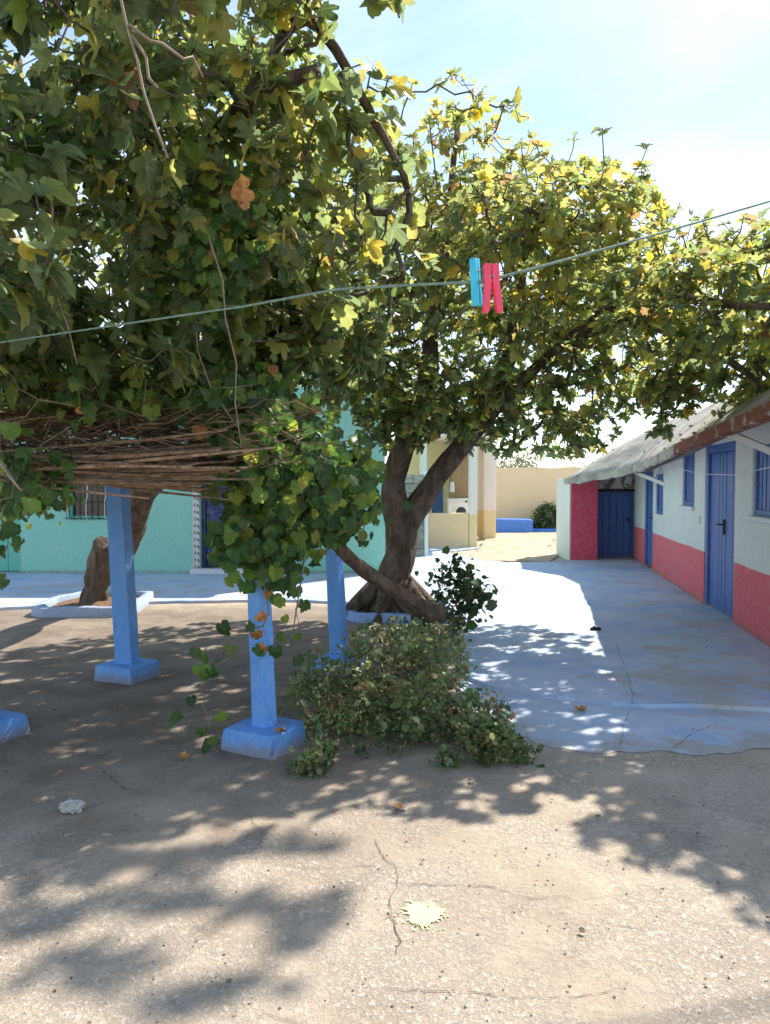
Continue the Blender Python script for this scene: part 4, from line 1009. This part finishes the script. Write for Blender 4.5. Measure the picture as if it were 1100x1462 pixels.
# ------------------------------------------------------------------ shrubs
def shrub(name, label, blobs, base, nst, mats, cols, wts, size, seed, group=None, stems=None, cat='shrub', per=(7, 13), stem=.0017):
    rg = np.random.default_rng(seed); t = thing(name, label, cat, base, group)
    pts = blob_points(blobs, rg); spike = rg.random(len(pts)) < .14; cen = pts.mean(0); pts[spike] = cen + (pts[spike] - cen) * rg.uniform(1.05, 1.28, (spike.sum(), 1)); pts[:, 2] = np.maximum(pts[:, 2], .03)
    b = np.array(base, float); limbs = stems or [([b + [0, 0, -.02], b + [rg.normal() * .05, rg.normal() * .05, .08]], [.02, .012]) for _ in range(3)]
    X, par, fixed, tips, nl = grow(limbs, pts, rg, .06, -.04, .05)
    V, F = wood_mesh(X, par, fixed, nl, stem, 3, rmax=.02)
    s = bpy.data.objects.new('stems', tri_mesh('stems', V - b, F, mats[1])); C.objects.link(s); s.parent = t; s['kind'] = 'stuff'
    n = len(tips); k = rg.integers(per[0], per[1], n); idx = np.repeat(tips, k); m = len(idx)
    P = X[idx] + rg.normal(size=(m, 3)) * size * 1.1
    d = norm(rg.normal(size=(m, 3)) + np.array([0, 0, .3])); nr = rg.normal(size=(m, 3)) * .6 + np.array([0, -.2, .8])
    sc = rg.uniform(.45, 1.0, m) * size * (1 + .9 * (rg.random(m) < .2))
    tpl = leaf_template([(-100, .45), (-45, .75), (0, 1), (45, .75), (100, .45), (180, .05)], .2, .2, .05)
    # colour varies from sprig to sprig
    ck = palette(n, rg, cols, wts, .2); cc = np.repeat(ck, k, 0) * (1 + rg.normal(size=(m, 1)) * .18)
    V, F, cc, lu = instance(tpl, P - b, leaf_frames(d, nr), sc, np.clip(cc, .004, .8))
    o = bpy.data.objects.new('foliage', tri_mesh('foliage', V, F, mats[0], cc, lu)); C.objects.link(o); o.parent = t; o['kind'] = 'stuff'
    return t
SC = [(.075, .125, .045), (.125, .18, .07), (.20, .245, .11), (.25, .235, .085), (.30, .18, .095)]
mstem = simple('reddish_stem', (.22, .12, .075), .35, 30, .8, .2)
shrub('low_shrub', 'wide sprawling green shrub around the foot of the vine stump', [((.10, 5.3, .34), (.48, .55, .31), 330, False), ((-.30, 4.9, .20), (.32, .34, .20), 160, False), ((.26, 5.8, .34), (.32, .3, .2), 130, False), ((.28, 4.85, .20), (.30, .36, .20), 150, False), ((-.38, 5.3, .22), (.28, .35, .22), 100, False), ((.0, 4.75, .12), (.35, .25, .12), 90, False), ((.56, 4.75, .13), (.2, .3, .15), 90, False)], (.1, 5.3, 0), 5, (M['shrubleaf'], mstem), SC, [.26, .36, .22, .08, .08], .025, 3, per=(6, 12))
shrub('low_shrub', 'small straggling shrub at the edge of the blue floor apron', [((.60, 4.42, .12), (.17, .18, .13), 130, False), ((.36, 4.3, .04), (.08, .06, .04), 20, False), ((.78, 4.35, .05), (.08, .07, .06), 24, False)], (.6, 4.45, 0), 3, (M['shrubleaf'], mstem), SC, [.3, .3, .22, .12, .06], .022, 4)
shrub('grass_tuft', 'small dry green tuft growing from the concrete near the front blue footing', [((-.40, 4.2, .05), (.10, .08, .055), 60, False), ((-.34, 4.28, .08), (.06, .05, .06), 24, False)], (-.39, 4.2, 0), 3, (M['shrubleaf'], mstem), SC, [.1, .25, .3, .3, .05], .022, 6, cat='plant')
shrub('sapling', 'dark leafy fig sucker sprouting behind the cut end of the vine', [((.88, 7.6, .50), (.22, .2, .2), 44, False), ((.66, 7.7, .62), (.18, .15, .25), 34, False), ((.75, 7.6, .25), (.15, .15, .15), 16, False)], (.7, 7.7, 0), 3, (M['shrubleaf'], mstem), [(.02, .05, .015), (.045, .085, .02), (.1, .14, .03)], [.5, .35, .15], .06, 7, cat='plant', per=(4, 8), stem=.004)
shrub('round_bush', 'dark green bush against the pale yellow wall beyond the blue bench', [((5.35, 25.3, .45), (.42, .3, .45), 260, False), ((5.1, 25.3, .25), (.25, .2, .25), 90, False)], (5.35, 25.35, 0), 3, (M['shrubleaf'], mstem), SC, [.6, .3, .1, 0, 0], .06, 8)

def far_tree(label, x, y, h, rad, n, seed, cols, wts, leaf=.12):
    rg = np.random.default_rng(seed); t = thing('broadleaf_tree', label, 'tree', (x, y, 0), 'trees beyond the far wall')
    limbs = [([(x, y, 0), (x + .1, y, h * .3), (x, y, h * .6)], [.16, .12, .07])]; trunk_mesh(limbs, t, M['bark'], 'trunk', 8)
    pts = blob_points([((x, y, h * .66), (rad, rad, h * .34), n, False)], rg); X, par, fixed, tips, nl = grow(limbs, pts, rg, .35, .05, .05)
    V, F = wood_mesh(X, par, fixed, nl, .008, 3); b = np.array([x, y, 0])
    s = bpy.data.objects.new('twigs', tri_mesh('twigs', V - b, F, M['twig'])); C.objects.link(s); s.parent = t; s['kind'] = 'stuff'
    k = 7; idx = np.repeat(tips, k); m = len(idx); P = X[idx] + rg.normal(size=(m, 3)) * leaf * 1.3
    V, F, cc, lu = instance(leaf_template([(-90, .4), (0, 1), (90, .4), (180, .05)]), P - b, leaf_frames(norm(rg.normal(size=(m, 3))), rg.normal(size=(m, 3)) + np.array([0, 0, .6])), rg.uniform(.6, 1.2, m) * leaf, palette(m, rg, cols, wts))
    o = bpy.data.objects.new('crown', tri_mesh('crown', V, F, M['farleaf'], cc, lu)); C.objects.link(o); o.parent = t; o['kind'] = 'stuff'
far_tree('grey green olive tree showing above the yellow wall', 5.5, 34, 3.1, 1.5, 260, 31, [(.09, .11, .07), (.13, .15, .1)], [.5, .5])
far_tree('dark tree rising behind the yellow house', 2.2, 30, 3.6, 1.8, 320, 32, SC[:3], [.4, .4, .2])
far_tree('sparse bare-topped tree behind the shed roof', 8.6, 30, 3.6, 1.5, 160, 33, [(.12, .12, .08), (.17, .14, .1)], [.5, .5], .07)
far_tree('tall green tree behind the turquoise house', -5, 24, 5.2, 2.6, 420, 34, SC[:3], [.4, .4, .2], .16)

rgt = np.random.default_rng(77)
tt = thing('tall_tree', 'tall open-crowned tree growing behind the long white and pink house', 'tree', (9.0, 9.0, 0))
lt = [([(9, 9, 0), (8.95, 8.95, 2.5), (8.7, 8.8, 5), (8.2, 8.5, 6.6), (7.4, 8.3, 7.4)], [.22, .19, .15, .10, .05]), ([(7.4, 8.3, 7.4), (6.5, 8.2, 7.9), (5.6, 8.2, 8.2), (4.8, 8.3, 8.3)], [.03, .02, .014, .01]), ([(8.7, 8.8, 5), (9.4, 9.4, 6.4), (9.7, 9.7, 7.6)], [.1, .08, .04])]
trunk_mesh(lt, tt, M['bark'], 'trunk', 10)
K = math.cos(R(SUN_EL)) / math.sin(R(SUN_EL)); shadow_sprays = []
for gx, gy, rx, ry, n in ((-1.2, 2.78, .34, .05, 8), (-.85, 2.95, .3, .04, 6), (-.5, 2.86, .26, .04, 5), (-.33, 2.70, .13, .04, 6), (-.9, 2.5, .36, .04, 7), (-.5, 2.36, .22, .04, 5), (-1.4, 3.1, .35, .06, 8), (-1.0, 3.25, .35, .06, 8), (-.5, 3.35, .25, .05, 5)):
    shadow_sprays.append(((gx + 8.2 * K * math.sin(R(SUN_AZ)), gy + 8.2 * K * math.cos(R(SUN_AZ)), 8.2), (rx, ry, .12), n, False))  # out-of-view leaf clumps set up the sun ray to throw the foreground shadows
X, par, fixed, tips, nl = grow(lt, blob_points(shadow_sprays + [((9.4, 9.4, 7.4), (1.3, 1.3, 1.0), 160, False)], rgt), rgt, .2, .1, .05)
V, F = wood_mesh(X, par, fixed, nl, .006, 3); s_ = bpy.data.objects.new('twigs', tri_mesh('twigs', V - np.array(tt.location), F, M['twig'])); C.objects.link(s_); s_.parent = tt; s_['kind'] = 'stuff'
P, FR, SZ = fig_leaves(X, par, tips, rgt, (4, 8), (.07, .12)); V, F, cc, lu = instance_mixed(TPL_FIG, P - np.array(tt.location), FR, SZ, palette(len(P), rgt, FIGCOL, [.3, .3, .2, .15, .03, .02]))
s_ = bpy.data.objects.new('crown', tri_mesh('crown', V, F, M['figleaf'], cc, lu)); C.objects.link(s_); s_.parent = tt; s_['kind'] = 'stuff'

# ------------------------------------------------------------------ clothesline and pegs
rp = [at(x, y, Y) for x, y, Y in ((-130, 509, 2.75), (-60, 499, 2.4), (0, 489, 2.15), (180, 462, 1.82), (350, 437, 1.58), (480, 413, 1.43), (600, 406, 1.34), (690, 402, 1.30), (770, 381, 1.35), (900, 345, 1.5), (1000, 316, 1.68), (1100, 287, 1.9), (1220, 252, 2.2))]
lp0 = Vector((-2.3, 3.62, 2.33)); rp = [lp0] + rp
m = MB(); Q = []
for a, b in zip(rp, rp[1:]): Q += [a.lerp(b, i / 6) for i in range(6)]
Q.append(rp[-1]); m.tube(Q, [.0016 + .0009 * min(1, i / 40) for i in range(len(Q))], 6, .12); rope = m.build('clothesline', M['rope'], None, True)
tag(rope, 'thin grey green clothesline rope strung across the yard holding two pegs', 'clothesline')
e = rp[-1]; pt = thing('clothesline_pole', 'weathered wooden pole that ties off the clothesline beside the long house', 'pole', (e.x, e.y, 0))
m = MB(); m.tube([(e.x + .03, e.y + .03, -.03), (e.x + .025, e.y + .03, 1.2), (e.x + .03, e.y + .035, e.z + .08)], [.04, .036, .03], 8, .05); m.build('shaft', M['vinebark'], pt, True)
m = MB(); m.tube([e + Vector((0, 0, -.005)), e + Vector((.03, -.015, .0)), e + Vector((.07, .03, 0)), e + Vector((.03, .075, .002)), e + Vector((-.012, .03, .004)), e + Vector((.03, -.01, .008))], .005, 5); m.build('tie', M['rope'], pt, True)

def peg(name, label, mat, org, tilt, yaw, hgt, wid, spread, group):
    t = thing(name, label, 'clothes peg', org, group); Mr = Matrix.Rotation(R(yaw), 3, 'Z') @ Matrix.Rotation(R(tilt), 3, 'Y')
    for sgn in (-1, 1):
        prof = [(.02, .32), (.12, .33), (.50, .34), (.60, .30), (.60, .1), (.57, -.06), (.60, -.2), (.64, -.40), (.66, -.56), (.60, -.63), (.26, -.62), (.16, -.55), (.09, -.2), (.03, -.05), (.07, .1), (.02, .16)]
        V = []
        for d in (-1, 1):
            for px, pz in prof:
                q = Vector((sgn * (px * wid * .85 + (spread * max(0, -pz) if pz < 0 else 0)), d * .0055, pz * hgt)); V.append(Mr @ q + Vector(org))
        n = len(prof); m = MB(); m.add(V, [tuple(range(n)), tuple(range(2 * n - 1, n - 1, -1))] + [(i, (i + 1) % n, n + (i + 1) % n, n + i) for i in range(n)])
        m.build('prong', mat, t, bevel=.0012, seg=2)
    m = MB(); cc = []
    for i in range(24): a = i * .9; cc.append(Mr @ Vector((math.cos(a) * .0042, -.0068 + i * .00058, .05 * hgt + math.sin(a) * .0042)) + Vector(org))
    m.tube(cc, .0009, 5); m.build('spring', M['steel'], t, True)
pk = at(702, 401, 1.30); peg('clothes_peg', 'pink plastic clothes peg clipped on the clothesline', M['pinkplastic'], pk, -3, 10, .084, .026, .004, None)
ck = at(680, 403, 1.305); peg('clothes_peg', 'cyan plastic clothes peg turned edge-on on the clothesline', M['cyan'], ck + Vector((-.001, 0, .012)), -11, 62, .080, .022, .002, None)

# thin white cord along the house front
m = MB(); cp = [HX((2.2, 12.2, 1.93)), HX((2.15, 11.0, 1.80)), HX((2.12, 9.6, 1.71)), HX((2.1, 8.0, 1.68)), HX((2.12, 6.3, 1.78)), HX((2.36, 5.85, 1.86))]
cp = [HX((2.39, 12.35, 1.98))] + cp; Q = []
for a, b in zip(cp, cp[1:]): Q += [a.lerp(b, i / 4) for i in range(4)]
m.tube(Q + [cp[-1]], .004, 5); co = m.build('wall_cord', M['wirewhite'], None, True); tag(co, 'thin white cord slung along the front of the long house', 'cord')

# ------------------------------------------------------------------ small things on the ground
sp_ = gp(605, 1303, .004); pts = []  # flat ragged pale yellow patch with small flecks round it
r3 = random.Random(12)
for i in range(90):
    a = 2 * math.pi * i / 90; r_ = .060 * (1 + .10 * math.sin(3 * a + 1) + .08 * math.sin(7 * a)) * r3.choice((.86, .9, .95, 1.0, 1.04, 1.1, 1.2)); pts.append((sp_.x + math.cos(a) * r_ * 1.12, sp_.y + math.sin(a) * r_ * 1.35))
m = MB(); tri = tessellate_polygon([[Vector((x, y, 0)) for x, y in pts]]); m.add([(x, y, .003) for x, y in pts], [tuple(t) for t in tri])
for i in range(34):
    a = r3.uniform(0, 6.28); d = .06 + abs(r3.gauss(0, .028)); q = r3.uniform(.0015, .006); cx_, cy_ = sp_.x + math.cos(a) * d * 1.12, sp_.y + math.sin(a) * d * 1.35
    m.add([(cx_ + q * math.cos(b) * r3.uniform(.6, 1.3), cy_ + q * 1.3 * math.sin(b) * r3.uniform(.6, 1.3), .0026) for b in np.linspace(0, 5.5, 7)], [tuple(range(7))])
so = m.build('yellow_mark', M['pale_mark'], None); tag(so, 'ragged pale yellow mark on the worn concrete', 'paint mark')
pc = gp(103, 1158); bm = bmesh.new(); bmesh.ops.create_icosphere(bm, subdivisions=3, radius=.05)
for v in bm.verts:
    n = v.co.normalized(); v.co = Vector((v.co.x * 1.15, v.co.y * .9, v.co.z * .55)) * (1 + .28 * math.sin(n.x * 9 + n.z * 7) * math.sin(n.y * 11 + 1) + r3.uniform(-.10, .10)); v.co.z = max(v.co.z, -.024)
me = bpy.data.meshes.new('crumpled_paper'); bm.to_mesh(me); bm.free(); me.materials.append(M['paper'])
o = bpy.data.objects.new('crumpled_paper', me); C.objects.link(o); o.location = (pc.x, pc.y, .022); tag(o, 'crumpled off-white scrap of paper lying on the shaded concrete', 'paper')

def dry_leaf(p, s, label, rz, z=.01, tilt=0):
    V, F = leaf_template(FIG_LO, .45, -.25, .14, petiole=.5); me = tri_mesh('dry_leaf', V * s, F, M['dryleaf']); o = bpy.data.objects.new('dry_leaf', me); C.objects.link(o)
    o.location = (p.x, p.y, p.z + z); o.rotation_euler = (tilt, 0, rz); tag(o, label, 'dry leaf'); return o
dry_leaf(gp(833, 1018), .07, 'curled brown leaf lying on the blue floor apron', 1.0, .012)
dry_leaf(Vector((-.60, 4.50, .128)), .055, 'brown leaf resting on the front blue footing', 2.0, .004)
dry_leaf(gp(262, 1085), .06, 'tan dry leaf on the shaded concrete beside the front footing', .3, .006)
dry_leaf(gp(575, 1155), .05, 'orange dry leaf on the concrete below the shrub', 2.5, .006)
o = MB(); bq = gp(850, 900, .034); o.tube([bq + Vector((-.05, 0, .01)), bq + Vector((0, .01, .025)), bq + Vector((.06, -.01, .012))], [.012, .024, .014], 7, .2); ob = o.build('rag', M['black'], None, True); tag(ob, 'small black scrap of rag on the pale blue floor', 'rag')
# dead leaf bunch caught on the front post
for i, (x, y, s) in enumerate(((372, 880, .05), (366, 905, .055), (376, 925, .05), (347, 270, .09), (352, 285, .07))):
    p = at(x, y, 4.50 if i < 3 else 3.9); V, F = leaf_template(VIN_LO, .35, .5, .2); me = tri_mesh('withered_leaf', V * s, F, M['dryleaf']); o = bpy.data.objects.new('withered_leaf', me); C.objects.link(o); o.parent = vn
    o.matrix_local = Matrix.Translation(p - vn.location) @ Matrix.Rotation(2.4 + i * .7, 4, 'Y') @ Matrix.Rotation(1.2, 4, 'X')
# fine litter: crumbs of leaf, fig and grit
rg = np.random.default_rng(40); n = 1500
xy = np.c_[rg.uniform(-4, 3.2, n), 2.1 + rg.random(n) ** 1.3 * 9]; keep = ~((xy[:, 0] > .6) & (xy[:, 1] > 4.5) & (rg.random(n) < .7)); xy = xy[keep]; n = len(xy)
P = np.c_[xy, np.where((xy[:, 0] > .8) & (xy[:, 1] > 5.4), .042, .008)]
V, F, cc, lu = instance(leaf_template([(-90, .5), (-30, .9), (0, 1), (60, .8), (110, .5), (180, .2)], .5, -.3, .2, petiole=.3), P, leaf_frames(np.c_[rg.normal(size=(n, 2)), np.zeros(n)], np.c_[rg.normal(size=(n, 2)) * .3, np.ones(n)]), rg.uniform(.004, .011, n) * (1 + 1.0 * (rg.random(n) < .06)), np.ones((n, 3)))
lo = bpy.data.objects.new('leaf_litter', tri_mesh('leaf_litter', V, F, M['litter'])); C.objects.link(lo); lo['kind'] = 'stuff'; tag(lo, 'scattered crumbs of dry leaves and grit over the yard floor', 'litter')

pv, pf = [], []; bm = bmesh.new(); bmesh.ops.create_icosphere(bm, subdivisions=1, radius=1.0); bm.verts.ensure_lookup_table()
ico = (np.array([v.co[:] for v in bm.verts]), np.array([[v.index for v in f.verts] for f in bm.faces])); bm.free(); n = 1300
xy = np.c_[rg.uniform(-3.6, 2.6, n), 2.1 + rg.random(n) ** 1.5 * 6]; xy = xy[~((xy[:, 0] > .7) & (xy[:, 1] > 4.4))]; n = len(xy); sc = .0015 + .0045 * rg.random(n) ** 3
V, F, cc, lu = instance(ico, np.c_[xy, sc * .2], leaf_frames(np.c_[rg.normal(size=(n, 2)), np.zeros(n)], np.tile([[0, 0, 1.]], (n, 1))), sc, np.ones((n, 3)))
po_ = bpy.data.objects.new('gravel', tri_mesh('gravel', V, F, M['block'])); C.objects.link(po_); po_['kind'] = 'stuff'; tag(po_, 'fine grit and pebbles scattered over the worn concrete', 'gravel')
